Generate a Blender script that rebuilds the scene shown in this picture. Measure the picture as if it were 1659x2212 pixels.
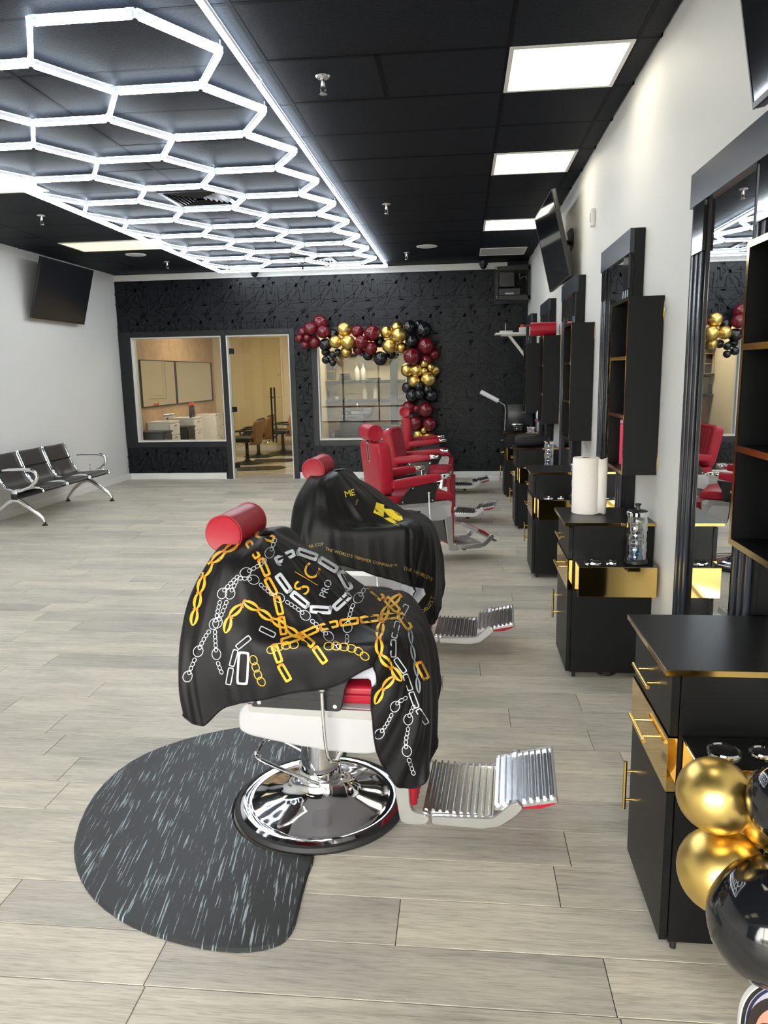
import bpy, bmesh, math, random
from mathutils import Vector, Matrix
from mathutils.bvhtree import BVHTree

for o in list(bpy.data.objects):
    bpy.data.objects.remove(o, do_unlink=True)
scene = bpy.context.scene
COL = scene.collection
random.seed(7)

# ------------------------------------------------------------------ camera
IW, IH, FPX = 1659, 2212, 1623.67
YAW, PITCH, ROLL, EYE = 0.1049, 0.1811, -0.0195, 1.575
def cam_axes():
    cy, sy, cp, sp = math.cos(YAW), math.sin(YAW), math.cos(PITCH), math.sin(PITCH)
    f = Vector((-sy*cp, cy*cp, -sp)); r = Vector((cy, sy, 0)); u = r.cross(f)
    cr, sr = math.cos(ROLL), math.sin(ROLL)
    return r*cr+u*sr, u*cr-r*sr, f
CR, CU, CF = cam_axes()
CPOS = Vector((0, 0, EYE))
cd = bpy.data.cameras.new('camera'); cam = bpy.data.objects.new('camera', cd); COL.objects.link(cam)
cam.matrix_world = Matrix(((CR.x, CU.x, -CF.x, 0), (CR.y, CU.y, -CF.y, 0), (CR.z, CU.z, -CF.z, EYE), (0, 0, 0, 1)))
cd.sensor_fit = 'HORIZONTAL'; cd.sensor_width = 36.0; cd.lens = FPX*36.0/IW; cd.clip_start = .05; cd.clip_end = 200
scene.camera = cam
def ray(px, py):
    return CF + CR*((px-IW/2)/FPX) - CU*((py-IH/2)/FPX)
def at(px, py, x=None, y=None, z=None):
    d = ray(px, py)
    if x is not None: t = (x-CPOS.x)/d.x
    elif y is not None: t = (y-CPOS.y)/d.y
    else: t = (z-CPOS.z)/d.z
    return CPOS + d*t

# ------------------------------------------------------------------ world and exposure
world = bpy.data.worlds.new('sky'); scene.world = world; world.use_nodes = True
wn = world.node_tree.nodes; wl = world.node_tree.links
bg = wn['Background']; bg.inputs['Color'].default_value = (1.0, .975, .93, 1); bg.inputs['Strength'].default_value = 20
scene.view_settings.view_transform = 'Standard'; scene.view_settings.look = 'None'
scene.view_settings.gamma = 1; scene.view_settings.use_curve_mapping = False
scene.view_settings.exposure = 0.0
TUBE_E, PANEL_E, ROOM_E = 27.0, 5.5, 24.0

# ------------------------------------------------------------------ room numbers (metres)
XL, XR, YB, YF, ZC = -5.29, .958, 11.468, -2.3, 3.141

# ------------------------------------------------------------------ materials
MATS = {}
def srgb(r, g, b):
    f = lambda c: (c/255/12.92 if c/255 <= .04045 else ((c/255+.055)/1.055)**2.4)
    return (f(r), f(g), f(b))
def mat(name, col=(.5, .5, .5), rough=.5, metal=0, spec=.5, emit=None, es=0, coat=0, alpha=1, bump=None, sheen=0):
    m = bpy.data.materials.new(name); m.use_nodes = True; nt = m.node_tree; p = nt.nodes['Principled BSDF']
    p.inputs['Base Color'].default_value = (*col, 1); p.inputs['Roughness'].default_value = rough
    p.inputs['Metallic'].default_value = metal; p.inputs['Specular IOR Level'].default_value = spec
    p.inputs['Coat Weight'].default_value = coat; p.inputs['Coat Roughness'].default_value = .05
    if emit: p.inputs['Emission Color'].default_value = (*emit, 1); p.inputs['Emission Strength'].default_value = es
    if bump:
        sc, st, dist = bump
        n = nt.nodes.new('ShaderNodeTexNoise'); n.inputs['Scale'].default_value = sc; n.inputs['Detail'].default_value = 4
        tc = nt.nodes.new('ShaderNodeNewGeometry'); nt.links.new(tc.outputs['Position'], n.inputs['Vector'])
        b = nt.nodes.new('ShaderNodeBump'); b.inputs['Strength'].default_value = st; b.inputs['Distance'].default_value = dist
        nt.links.new(n.outputs['Fac'], b.inputs['Height']); nt.links.new(b.outputs['Normal'], p.inputs['Normal'])
    MATS[name] = m
    return m
def nodes_of(m): return m.node_tree, m.node_tree.nodes['Principled BSDF']
def ramp(nt, fac, stops):
    r = nt.nodes.new('ShaderNodeValToRGB'); e = r.color_ramp.elements
    while len(e) < len(stops): e.new(.5)
    for k, (p, c) in enumerate(stops):
        e[k].position = p; e[k].color = (*c, 1)
    nt.links.new(fac, r.inputs['Fac']); return r.outputs['Color']

mat('white_wall', srgb(226, 225, 222), .55, bump=(60, .15, .004))
mat('wall_inner_cream', srgb(222, 204, 168), .6)
mat('black_paint', (.0052, .0072, .0105), .38, spec=.28, bump=(80, .1, .002))
mat('black_frame', (.005, .006, .008), .36)
mat('white_trim', srgb(232, 231, 228), .4)
mat('black_lam', (.0042, .0045, .0052), .4, spec=.28, bump=(300, .05, .001))
mat('black_lam_top', (.005, .005, .0055), .33, spec=.35)
mat('black_gloss', (.008, .008, .009), .08, coat=.5)
mat('blue_black_gloss', (.03, .036, .05), .25)
mat('shelf_inside', (.006, .006, .008), .3)
mat('gold_mirror', (.83, .58, .2), .05, 1)
mat('brass', (.80, .55, .18), .22, 1)
mat('gold_trim', (.62, .42, .14), .12, 1)
mat('chrome', (.88, .88, .9), .06, 1)
mat('chrome_band', (.58, .58, .58), .28, 1)
mat('chrome_soft', (.82, .82, .83), .24, 1)
mat('alu', (.56, .56, .56), .36, 1)
mat('rib_alu', (.66, .67, .69), .2, 1)
mat('mirror', (.86, .88, .88), .01, 1)
mat('red_leather', (.40, .010, .028), .36, spec=.35, bump=(220, .12, .002))
mat('red_leather_dark', (.36, .010, .025), .36, bump=(220, .12, .002))
mat('red_metal', (.42, .01, .028), .3)
mat('chair_white', srgb(184, 183, 187), .3, coat=.15)
mat('black_plastic', (.014, .014, .016), .38)
mat('rubber', (.013, .013, .014), .6)
mat('tv_screen', (.006, .007, .010), .07, coat=.4)
mat('tv_screen_matte', (.008, .009, .014), .28)
mat('balloon_red', (.16, .006, .012), .16, coat=.4)
mat('balloon_gold', (.86, .62, .20), .33, 1)
mat('balloon_black', (.008, .009, .012), .1, coat=.5)
mat('white_plastic', srgb(230, 230, 228), .4)
mat('white_lam', srgb(236, 232, 224), .4)
mat('paper', srgb(246, 240, 234), .85, bump=(90, .5, .004))
mat('card_core', srgb(176, 150, 122), .9)
mat('cape_inside', srgb(196, 196, 208), .6)
mat('print_gold', srgb(232, 178, 44), .5)
mat('print_orange', srgb(214, 130, 30), .5)
mat('print_cream', srgb(238, 228, 196), .5)
mat('print_silver', srgb(205, 210, 218), .5)
mat('print_silver_dark', srgb(150, 156, 166), .5)
mat('print_yellow', srgb(226, 200, 40), .5)
mat('print_dullgold', srgb(186, 158, 72), .5)
mat('print_ghost', srgb(160, 160, 168), .6)
mat('cap_clear', (.85, .9, .95), .12)
MATS['cap_clear'].node_tree.nodes['Principled BSDF'].inputs['Transmission Weight'].default_value = .6
mat('tube_body', srgb(214, 216, 222), .4, emit=(.86, .93, 1), es=.3)
mat('tube_glow', (1, 1, 1), .5, emit=(.88, .945, 1.0), es=TUBE_E)
mat('added_uplight_glow', (1, 1, 1), .5, emit=(.72, .86, 1.0), es=18)  # glow of the unseen strips added above the tubes to brighten the ceiling
mat('grid_black', (.004, .0045, .006), .6, spec=.1)
mat('panel_glow', (1, 1, 1), .5, emit=(1.0, .91, .70), es=PANEL_E)
mat('panel_glow_warm', (1, 1, 1), .5, emit=(1.0, .80, .40), es=1.25)
mat('room_glow', (1, 1, 1), .5, emit=(1.0, .93, .78), es=ROOM_E)
mat('panel_off', srgb(190, 190, 186), .5)
mat('dark_gap', (.004, .004, .005), .8)
mat('wood_chair', srgb(150, 112, 70), .35)
mat('mesh_black', (.018, .018, .020), .42)
mat('pink', srgb(235, 60, 105), .4)
mat('pink_cap', srgb(225, 150, 170), .4)
mat('liquid', (.02, .08, .16), .05)
mat('orange', srgb(225, 80, 40), .4)
mat('purple', srgb(140, 70, 150), .4)
mat('cable', (.01, .01, .01), .5)
mat('cable_white', srgb(210, 210, 210), .5)
mat('ceramic', srgb(224, 216, 198), .3)
mat('shelf_dark', (.03, .03, .032), .5)
mat('foliage', srgb(120, 130, 80), .6)
mat('skin_print', srgb(196, 140, 122), .5)
mat('hair_print', srgb(40, 30, 28), .5)
mat('paper_grey', srgb(168, 168, 182), .5)
mat('navy', srgb(34, 34, 70), .4)
mat('asphalt', srgb(120, 120, 118), .9)
mat('facade', srgb(150, 150, 140), .9)
mat('black_fabric', (.012, .012, .013), .8)
mat('dust', srgb(210, 212, 206), .5)

# glass kinds
def glass_mat(name, tint=(1, 1, 1), refl=.10, rough=.0):
    m = bpy.data.materials.new(name); m.use_nodes = True; nt = m.node_tree; nt.nodes.clear()
    out = nt.nodes.new('ShaderNodeOutputMaterial'); mix = nt.nodes.new('ShaderNodeMixShader')
    tr = nt.nodes.new('ShaderNodeBsdfTransparent'); tr.inputs['Color'].default_value = (*tint, 1)
    gl = nt.nodes.new('ShaderNodeBsdfGlossy'); gl.inputs['Roughness'].default_value = rough
    fr = nt.nodes.new('ShaderNodeFresnel'); fr.inputs['IOR'].default_value = 1.45
    mt = nt.nodes.new('ShaderNodeMath'); mt.operation = 'MULTIPLY_ADD'; mt.inputs[1].default_value = 1.0; mt.inputs[2].default_value = refl
    nt.links.new(fr.outputs[0], mt.inputs[0]); nt.links.new(mt.outputs[0], mix.inputs[0])
    nt.links.new(tr.outputs[0], mix.inputs[1]); nt.links.new(gl.outputs[0], mix.inputs[2]); nt.links.new(mix.outputs[0], out.inputs[0])
    MATS[name] = m; return m
glass_mat('pane_glass', (.95, .96, .95), .0)
glass_mat('door_glass', (.90, .88, .78), .0)
glass_mat('jar_glass', (.86, .91, .92), .16, .03)

# floor plank wood: tone from an object property or a mesh attribute
def plank_mat(name, obj_attr):
    m = bpy.data.materials.new(name); m.use_nodes = True; nt, p = nodes_of(m)
    at_ = nt.nodes.new('ShaderNodeAttribute'); at_.attribute_name = 'tone'; at_.attribute_type = 'OBJECT' if obj_attr else 'GEOMETRY'
    g = nt.nodes.new('ShaderNodeNewGeometry')
    off = nt.nodes.new('ShaderNodeVectorMath'); off.operation = 'ADD'
    sc0 = nt.nodes.new('ShaderNodeMath'); sc0.operation = 'MULTIPLY'; sc0.inputs[1].default_value = 37.0
    nt.links.new(at_.outputs['Fac'], sc0.inputs[0])
    cmb = nt.nodes.new('ShaderNodeCombineXYZ'); nt.links.new(sc0.outputs[0], cmb.inputs['X']); nt.links.new(sc0.outputs[0], cmb.inputs['Z'])
    nt.links.new(g.outputs['Position'], off.inputs[0]); nt.links.new(cmb.outputs[0], off.inputs[1])
    mp = nt.nodes.new('ShaderNodeMapping'); mp.inputs['Scale'].default_value = (1.6, 26, 1); nt.links.new(off.outputs[0], mp.inputs['Vector'])
    n1 = nt.nodes.new('ShaderNodeTexNoise'); n1.inputs['Scale'].default_value = 2.2; n1.inputs['Detail'].default_value = 7; n1.inputs['Roughness'].default_value = .65; n1.inputs['Distortion'].default_value = .6
    nt.links.new(mp.outputs[0], n1.inputs['Vector'])
    mp2 = nt.nodes.new('ShaderNodeMapping'); mp2.inputs['Scale'].default_value = (1.1, 4.0, 1); nt.links.new(off.outputs[0], mp2.inputs['Vector'])
    n2 = nt.nodes.new('ShaderNodeTexNoise'); n2.inputs['Scale'].default_value = 1.6; n2.inputs['Detail'].default_value = 3; nt.links.new(mp2.outputs[0], n2.inputs['Vector'])
    mp3 = nt.nodes.new('ShaderNodeMapping'); mp3.inputs['Scale'].default_value = (7, 150, 1); nt.links.new(off.outputs[0], mp3.inputs['Vector'])
    n3 = nt.nodes.new('ShaderNodeTexNoise'); n3.inputs['Scale'].default_value = 2.0; n3.inputs['Detail'].default_value = 3; nt.links.new(mp3.outputs[0], n3.inputs['Vector'])
    a = ramp(nt, n1.outputs['Fac'], [(.28, srgb(146, 139, 128)), (.5, srgb(204, 198, 186)), (.72, srgb(228, 223, 211))])
    b = ramp(nt, n2.outputs['Fac'], [(.3, srgb(172, 171, 166)), (.6, srgb(222, 215, 202))])
    mx = nt.nodes.new('ShaderNodeMix'); mx.data_type = 'RGBA'; mx.inputs[0].default_value = .5
    nt.links.new(a, mx.inputs[6]); nt.links.new(b, mx.inputs[7])
    tone = ramp(nt, at_.outputs['Fac'], [(0, (.78, .78, .79)), (.35, (.92, .915, .90)), (.7, (1.0, .99, .965)), (1, (1.08, 1.06, 1.01))])
    ml = nt.nodes.new('ShaderNodeMix'); ml.data_type = 'RGBA'; ml.blend_type = 'MULTIPLY'; ml.inputs[0].default_value = 1
    nt.links.new(mx.outputs[2], ml.inputs[6]); nt.links.new(tone, ml.inputs[7])
    fine = ramp(nt, n3.outputs['Fac'], [(.36, (.72, .71, .70)), (.5, (1, 1, 1))])
    ml2 = nt.nodes.new('ShaderNodeMix'); ml2.data_type = 'RGBA'; ml2.blend_type = 'MULTIPLY'; ml2.inputs[0].default_value = .8
    nt.links.new(ml.outputs[2], ml2.inputs[6]); nt.links.new(fine, ml2.inputs[7])
    nt.links.new(ml2.outputs[2], p.inputs['Base Color'])
    p.inputs['Roughness'].default_value = .42; p.inputs['Specular IOR Level'].default_value = .35
    bp = nt.nodes.new('ShaderNodeBump'); bp.inputs['Strength'].default_value = .12; bp.inputs['Distance'].default_value = .002
    nt.links.new(n3.outputs['Fac'], bp.inputs['Height']); nt.links.new(bp.outputs['Normal'], p.inputs['Normal'])
    MATS[name] = m
plank_mat('plank', True); plank_mat('plank_far', False)

# acoustic tile: black paint with fissures
def tile_mat():
    m = mat('ceiling_tile', (.012, .013, .017), .6, spec=.15); nt, p = nodes_of(m)
    g = nt.nodes.new('ShaderNodeNewGeometry')
    v = nt.nodes.new('ShaderNodeTexNoise'); v.inputs['Scale'].default_value = 85; v.inputs['Detail'].default_value = 3
    nt.links.new(g.outputs['Position'], v.inputs['Vector'])
    c = ramp(nt, v.outputs['Fac'], [(.36, (.002, .0026, .004)), (.46, (.0088, .0112, .0175)), (.8, (.0102, .013, .020))])
    nt.links.new(c, p.inputs['Base Color'])
    b = nt.nodes.new('ShaderNodeBump'); b.inputs['Strength'].default_value = .5; b.inputs['Distance'].default_value = .003
    nt.links.new(v.outputs['Fac'], b.inputs['Height']); nt.links.new(b.outputs['Normal'], p.inputs['Normal'])
tile_mat()

# anti-fatigue mat: charcoal with pale streaks
def streak_mat():
    m = mat('mat_streak', (.03, .03, .032), .5); nt, p = nodes_of(m)
    g = nt.nodes.new('ShaderNodeTexCoord')
    vr = nt.nodes.new('ShaderNodeVectorRotate'); vr.rotation_type = 'Z_AXIS'; vr.inputs['Angle'].default_value = math.radians(-97); nt.links.new(g.outputs['Object'], vr.inputs['Vector'])
    mp = nt.nodes.new('ShaderNodeMapping'); mp.inputs['Scale'].default_value = (6.5, 150, 1); nt.links.new(vr.outputs[0], mp.inputs['Vector'])
    n = nt.nodes.new('ShaderNodeTexNoise'); n.inputs['Scale'].default_value = 1.0; n.inputs['Detail'].default_value = 3.5; n.inputs['Roughness'].default_value = .6
    nt.links.new(mp.outputs[0], n.inputs['Vector'])
    mp2 = nt.nodes.new('ShaderNodeMapping'); mp2.inputs['Scale'].default_value = (4, 12, 1); nt.links.new(vr.outputs[0], mp2.inputs['Vector'])
    n2 = nt.nodes.new('ShaderNodeTexNoise'); n2.inputs['Scale'].default_value = 1.3; n2.inputs['Detail'].default_value = 1; nt.links.new(mp2.outputs[0], n2.inputs['Vector'])
    ad = nt.nodes.new('ShaderNodeMath'); ad.operation = 'MULTIPLY_ADD'; ad.inputs[1].default_value = .35; nt.links.new(n2.outputs['Fac'], ad.inputs[0]); nt.links.new(n.outputs['Fac'], ad.inputs[2])
    c = ramp(nt, ad.outputs[0], [(0, srgb(40, 41, 43)), (.765, srgb(47, 49, 51)), (.80, srgb(150, 165, 172)), (1, srgb(170, 184, 190))])
    nt.links.new(c, p.inputs['Base Color'])
streak_mat()

def cape_mat(name, col, rough):
    m = mat(name, col, rough, spec=.25); nt, p = nodes_of(m)
    p.inputs['Sheen Weight'].default_value = .02; p.inputs['Sheen Roughness'].default_value = .4
    g = nt.nodes.new('ShaderNodeNewGeometry'); n = nt.nodes.new('ShaderNodeTexNoise'); n.inputs['Scale'].default_value = 9; n.inputs['Detail'].default_value = 3; n.inputs['Distortion'].default_value = 1.0
    nt.links.new(g.outputs['Position'], n.inputs['Vector'])
    b = nt.nodes.new('ShaderNodeBump'); b.inputs['Strength'].default_value = .12; b.inputs['Distance'].default_value = .012
    nt.links.new(n.outputs['Fac'], b.inputs['Height']); nt.links.new(b.outputs['Normal'], p.inputs['Normal'])
cape_mat('cape_black', (.007, .0062, .0075), .5)
cape_mat('cape_black_nylon', (.005, .005, .005), .45)

def slat_mat(name, c0, c1):
    m = mat(name, c0, .5); nt, p = nodes_of(m); g = nt.nodes.new('ShaderNodeNewGeometry')
    n = nt.nodes.new('ShaderNodeTexNoise'); n.inputs['Scale'].default_value = 6; n.inputs['Detail'].default_value = 4; nt.links.new(g.outputs['Position'], n.inputs['Vector'])
    nt.links.new(ramp(nt, n.outputs['Fac'], [(.3, c0), (.7, c1)]), p.inputs['Base Color'])
slat_mat('slat_wood', srgb(196, 160, 118), srgb(214, 182, 142))
slat_mat('slat_wood_dark', srgb(176, 138, 98), srgb(196, 160, 118))

# ------------------------------------------------------------------ mesh helpers
class MB:
    def __init__(self): self.bm = bmesh.new()
    def _tf(self, vs, m):
        if m is not None: bmesh.ops.transform(self.bm, matrix=m, verts=vs)
        return vs
    def box(self, x0, x1, y0, y1, z0, z1, r=0, seg=2, m=None):
        b = bmesh.new(); bmesh.ops.create_cube(b, size=1)
        for v in b.verts:
            v.co = Vector(((x0+x1)/2+v.co.x*(x1-x0), (y0+y1)/2+v.co.y*(y1-y0), (z0+z1)/2+v.co.z*(z1-z0)))
        if r > 0:
            bmesh.ops.bevel(b, geom=list(b.edges), offset=min(r, .49*min(abs(x1-x0), abs(y1-y0), abs(z1-z0))), segments=seg, affect='EDGES', profile=.5)
        self.merge(b, m); return self
    def merge(self, b, m=None):
        if m is not None: bmesh.ops.transform(b, matrix=m, verts=list(b.verts))
        bmesh.ops.recalc_face_normals(b, faces=list(b.faces))
        me = bpy.data.meshes.new('tmp'); b.to_mesh(me); b.free(); self.bm.from_mesh(me); bpy.data.meshes.remove(me)
    def prism(self, poly, axis, a, b_, r=0, seg=2, m=None):
        """extrude a 2D polygon along axis from a to b_; poly coords are the other two axes in order"""
        b = bmesh.new(); vs = []
        for (p, q) in poly:
            co = {'x': (a, p, q), 'y': (p, a, q), 'z': (p, q, a)}[axis]; vs.append(b.verts.new(co))
        f = b.faces.new(vs); ex = bmesh.ops.extrude_face_region(b, geom=[f])
        d = {'x': Vector((b_-a, 0, 0)), 'y': Vector((0, b_-a, 0)), 'z': Vector((0, 0, b_-a))}[axis]
        bmesh.ops.translate(b, vec=d, verts=[g for g in ex['geom'] if isinstance(g, bmesh.types.BMVert)])
        bmesh.ops.recalc_face_normals(b, faces=list(b.faces))
        if r > 0:
            es = [e for e in b.edges if abs(e.verts[0].co['xyz'.index(axis)]-e.verts[1].co['xyz'.index(axis)]) < 1e-6] if True else list(b.edges)
            bmesh.ops.bevel(b, geom=es, offset=r, segments=seg, affect='EDGES', profile=.5, clamp_overlap=True)
        self.merge(b, m); return self
    def lathe(self, prof, n=32, m=None, cap=True):
        """profile [(r,z)...] about z"""
        b = bmesh.new(); rings = []
        for (r, z) in prof:
            rings.append([b.verts.new((r*math.cos(2*math.pi*k/n), r*math.sin(2*math.pi*k/n), z)) for k in range(n)] if r > 1e-6 else [b.verts.new((0, 0, z))])
        for A, B in zip(rings, rings[1:]):
            for k in range(n):
                k2 = (k+1) % n
                if len(A) == 1 and len(B) == 1: continue
                if len(A) == 1: b.faces.new((A[0], B[k], B[k2]))
                elif len(B) == 1: b.faces.new((A[k], A[k2], B[0]))
                else: b.faces.new((A[k], A[k2], B[k2], B[k]))
        if cap:
            if len(rings[0]) > 1: b.faces.new(rings[0][::-1])
            if len(rings[-1]) > 1: b.faces.new(rings[-1])
        self.merge(b, m); return self
    def cyl(self, p0, p1, r, n=16, r2=None):
        p0, p1 = Vector(p0), Vector(p1); d = p1-p0; L = d.length
        q = d.to_track_quat('Z', 'Y').to_matrix().to_4x4(); q.translation = p0
        return self.lathe([(r, 0), (r if r2 is None else r2, L)], n, q)
    def tube(self, pts, r, n=10, closed=False, smooth=0):
        pts = [Vector(p) for p in pts]
        if smooth: pts = catmull(pts, smooth, closed)
        b = bmesh.new(); rings = []; N = len(pts); up = None
        for i, p in enumerate(pts):
            t = (pts[(i+1) % N]-pts[i-1]) if closed else (pts[min(i+1, N-1)]-pts[max(i-1, 0)])
            t.normalize()
            if up is None:
                up = Vector((0, 0, 1)) if abs(t.z) < .9 else Vector((1, 0, 0))
            up = (up-t*up.dot(t)).normalized(); s = t.cross(up)
            rr = r[i] if isinstance(r, (list, tuple)) else r
            rings.append([b.verts.new(p+(up*math.cos(2*math.pi*k/n)+s*math.sin(2*math.pi*k/n))*rr) for k in range(n)])
        rng = range(N if closed else N-1)
        for i in rng:
            A, B = rings[i], rings[(i+1) % N]
            for k in range(n): b.faces.new((A[k], A[(k+1) % n], B[(k+1) % n], B[k]))
        if not closed: b.faces.new(rings[0][::-1]); b.faces.new(rings[-1])
        self.merge(b); return self
    def sphere(self, c, r, n=24, m=12, sz=1):
        prof = [(r*math.sin(math.pi*k/m), -r*sz*math.cos(math.pi*k/m)) for k in range(m+1)]
        prof[0] = (0, -r*sz); prof[-1] = (0, r*sz)
        return self.lathe(prof, n, Matrix.Translation(Vector(c)), cap=False)
    def grid(self, P, closed_u=False):
        b = bmesh.new(); V = [[b.verts.new(p) for p in row] for row in P]
        nu = len(P)
        for i in range(nu if closed_u else nu-1):
            A, B = V[i], V[(i+1) % nu]
            for j in range(len(A)-1): b.faces.new((A[j], A[j+1], B[j+1], B[j]))
        me = bpy.data.meshes.new('tmp'); b.to_mesh(me); b.free(); self.bm.from_mesh(me); bpy.data.meshes.remove(me)
        return self
    def mesh(self, name, ang=35):
        me = bpy.data.meshes.new(name); self.bm.to_mesh(me); self.bm.free()
        for p in me.polygons: p.use_smooth = True
        me.set_sharp_from_angle(angle=math.radians(ang)); return me
def catmull(pts, k, closed=False):
    out = []; N = len(pts); rng = N if closed else N-1
    for i in range(rng):
        g = (lambda j: pts[j % N]) if closed else (lambda j: pts[max(0, min(N-1, j))])
        p0, p1, p2, p3 = g(i-1), g(i), g(i+1), g(i+2)
        for s in range(k):
            t = s/k
            out.append(.5*((2*p1)+(p2-p0)*t+(2*p0-5*p1+4*p2-p3)*t*t+(3*p1-p0-3*p2+p3)*t**3))
    if not closed: out.append(pts[-1].copy())
    return out

def tag(o, label=None, cat=None, group=None, kind=None):
    if label: o['label'] = label
    if cat: o['category'] = cat
    if group: o['group'] = group
    if kind: o['kind'] = kind
    return o
def obj(name, me, m, parent=None, ang=35):
    if isinstance(me, MB): me = me.mesh(name, ang)
    if m is not None and not me.materials: me.materials.append(MATS[m])
    o = bpy.data.objects.new(name, me); COL.objects.link(o); o.parent = parent
    return o
def thing(name, label, cat, loc=(0, 0, 0), rz=0, group=None):
    o = bpy.data.objects.new(name, None); COL.objects.link(o); o.empty_display_size = .1
    o.location = loc; o.rotation_euler = (0, 0, rz)
    return tag(o, label, cat, group)
def copy_tree(o, parent=None):
    c = o.copy(); COL.objects.link(c); c.parent = parent
    for ch in list(o.children): copy_tree(ch, c)
    return c
def struct(name, mb, m, parent=None):
    o = obj(name, mb, m, parent)
    if parent is None: o['kind'] = 'structure'
    return o
R = math.radians

# ================================================================== STRUCTURE
YB2 = 15.9            # far wall of the rooms behind the black wall
# ---- floor
fl = struct('floor', MB().box(XL-.2, XR+.2, YF-.2, YB2+.2, -.08, -.006), 'dark_gap')
PW, PL, PY0 = .193, 1.22, 1.651-.193*27
rng = random.Random(3)
plank_mesh = MB().box(-PL/2+.0011, PL/2-.0011, -PW/2+.0011, PW/2-.0011, -.006, 0, .0012, 1).mesh('plank')
plank_mesh.materials.append(MATS['plank'])
far = bmesh.new(); tone_l = far.faces.layers.float.new('tone')
row = 0; y = PY0
while y < YB2+.1:
    off = rng.random()*PL; x = XL-.15-off
    while x < XR+.1:
        a, b = max(x, XL-.15), min(x+PL, XR+.15); t = rng.random()
        if b-a > .03:
            vis = 1.3 < y < 7.1
            if vis and b-a > PL-.01:
                o = bpy.data.objects.new('plank', plank_mesh); COL.objects.link(o); o.parent = fl; o.location = ((a+b)/2, y+PW/2, 0); o['tone'] = t
            elif vis:
                me = MB().box(-(b-a)/2+.0011, (b-a)/2-.0011, -PW/2+.0011, PW/2-.0011, -.006, 0, .0012, 1).mesh('plank')
                me.materials.append(MATS['plank']); o = bpy.data.objects.new('plank', me); COL.objects.link(o); o.parent = fl; o.location = ((a+b)/2, y+PW/2, 0); o['tone'] = t
            else:
                g = .0011
                vs = [far.verts.new(c) for c in ((a+g, y+g, 0), (b-g, y+g, 0), (b-g, y+PW-g, 0), (a+g, y+PW-g, 0))]
                f = far.faces.new(vs); f[tone_l] = t
        x += PL
    y += PW; row += 1
me = bpy.data.meshes.new('distant_planks'); far.to_mesh(me); far.free()
o = obj('distant_planks', me, 'plank_far', fl); o['kind'] = 'stuff'

# ---- walls
struct('wall_left', MB().box(XL-.14, XL, YF, YB2+.1, 0, ZC+.1), 'white_wall')
struct('wall_right', MB().box(XR, XR+.14, YF, YB2+.1, 0, ZC+.1), 'white_wall')
WT = .14
OPEN = [(-5.10, -3.66, .59, 2.205), (-3.585, -2.60, 0, 2.205), (-2.18, -.82, .59, 2.205)]
def cells(x0, x1, z0, z1, opens):
    xs = sorted({x0, x1, *[v for o_ in opens for v in o_[:2] if x0 < v < x1]}); zs = sorted({z0, z1, *[v for o_ in opens for v in o_[2:] if z0 < v < z1]})
    out = []
    for a, b in zip(xs, xs[1:]):
        for c, d in zip(zs, zs[1:]):
            mx, mz = (a+b)/2, (c+d)/2
            if not any(o_[0] < mx < o_[1] and o_[2] < mz < o_[3] for o_ in opens): out.append((a, b, c, d))
    return out
wb = MB()
for (a, b, c, d) in cells(XL, XR, 0, ZC+.1, OPEN): wb.box(a, b, YB, YB+WT, c, d)
wall_back = struct('wall_back', wb, 'black_paint')
# embossed half-metre panels, each with crossing raised sticks
PS = .5
prng = random.Random(21); STICKS = []
for k in range(9):
    a = prng.choice([-28, -32, -25, 62, 70, 58, 118, 40, -60]) + prng.uniform(-6, 6); STICKS.append((prng.uniform(.05, .45), prng.uniform(.03, .47), a, prng.uniform(.40, .80), prng.uniform(.0125, .0155)))
for k, z in enumerate((.06, .105, .30, .345, .44)):
    STICKS.append((prng.uniform(.1, .4), z, prng.uniform(-3, 3), prng.uniform(.25, .5), .011))
for k, x in enumerate((.04, .17, .36, .45)):
    STICKS.append((x, prng.uniform(.1, .4), 90+prng.uniform(-9, 9), prng.uniform(.16, .34), .012))
def clip(poly, rect):
    x0, x1, z0, z1 = rect
    for ax, lim, sgn in ((0, x0, 1), (0, x1, -1), (1, z0, 1), (1, z1, -1)):
        out = []
        for i in range(len(poly)):
            p, q = poly[i-1], poly[i]; ip = (p[ax]-lim)*sgn >= 0; iq = (q[ax]-lim)*sgn >= 0
            if ip != iq:
                t = (lim-p[ax])/(q[ax]-p[ax]); out.append((p[0]+(q[0]-p[0])*t, p[1]+(q[1]-p[1])*t))
            if iq: out.append(q)
        poly = out
        if len(poly) < 3: return []
    return poly
def panel_mesh(rect):
    mb = MB(); x0, x1, z0, z1 = rect
    mb.box(x0+.0008, x1-.0008, -.004, 0, z0+.0008, z1-.0008)
    for i, (cx, cz, a, L, hw) in enumerate(STICKS):
        h = .019+.004*(i % 3); ca, sa = math.cos(R(a)), math.sin(R(a))
        def pl_(hw_): return clip([(cx+ca*u-sa*v, cz+sa*u+ca*v) for u, v in ((-L/2, -hw_), (L/2, -hw_), (L/2, hw_), (-L/2, hw_))], rect)
        base, top = pl_(hw), pl_(hw*.86)
        if len(base) < 3 or len(base) != len(top):
            if len(base) >= 3: mb.prism(base, 'y', -.004, -h)
            continue
        b = bmesh.new(); A = [b.verts.new((p[0], -.004, p[1])) for p in base]; B = [b.verts.new((p[0], -h, p[1])) for p in top]
        try:
            b.faces.new(B)
            for k in range(len(A)): b.faces.new((A[k-1], A[k], B[k], B[k-1]))
        except ValueError: pass
        mb.merge(b)
    return mb.mesh('wall_panel', 20)
full = panel_mesh((0, PS, 0, PS)); full.materials.append(MATS['black_paint'])
CAS = .085
BLOCK = [(o_[0]-CAS, o_[1]+CAS, o_[2]-(CAS if o_[2] > 0 else 0), o_[3]+CAS) for o_ in OPEN]
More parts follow.
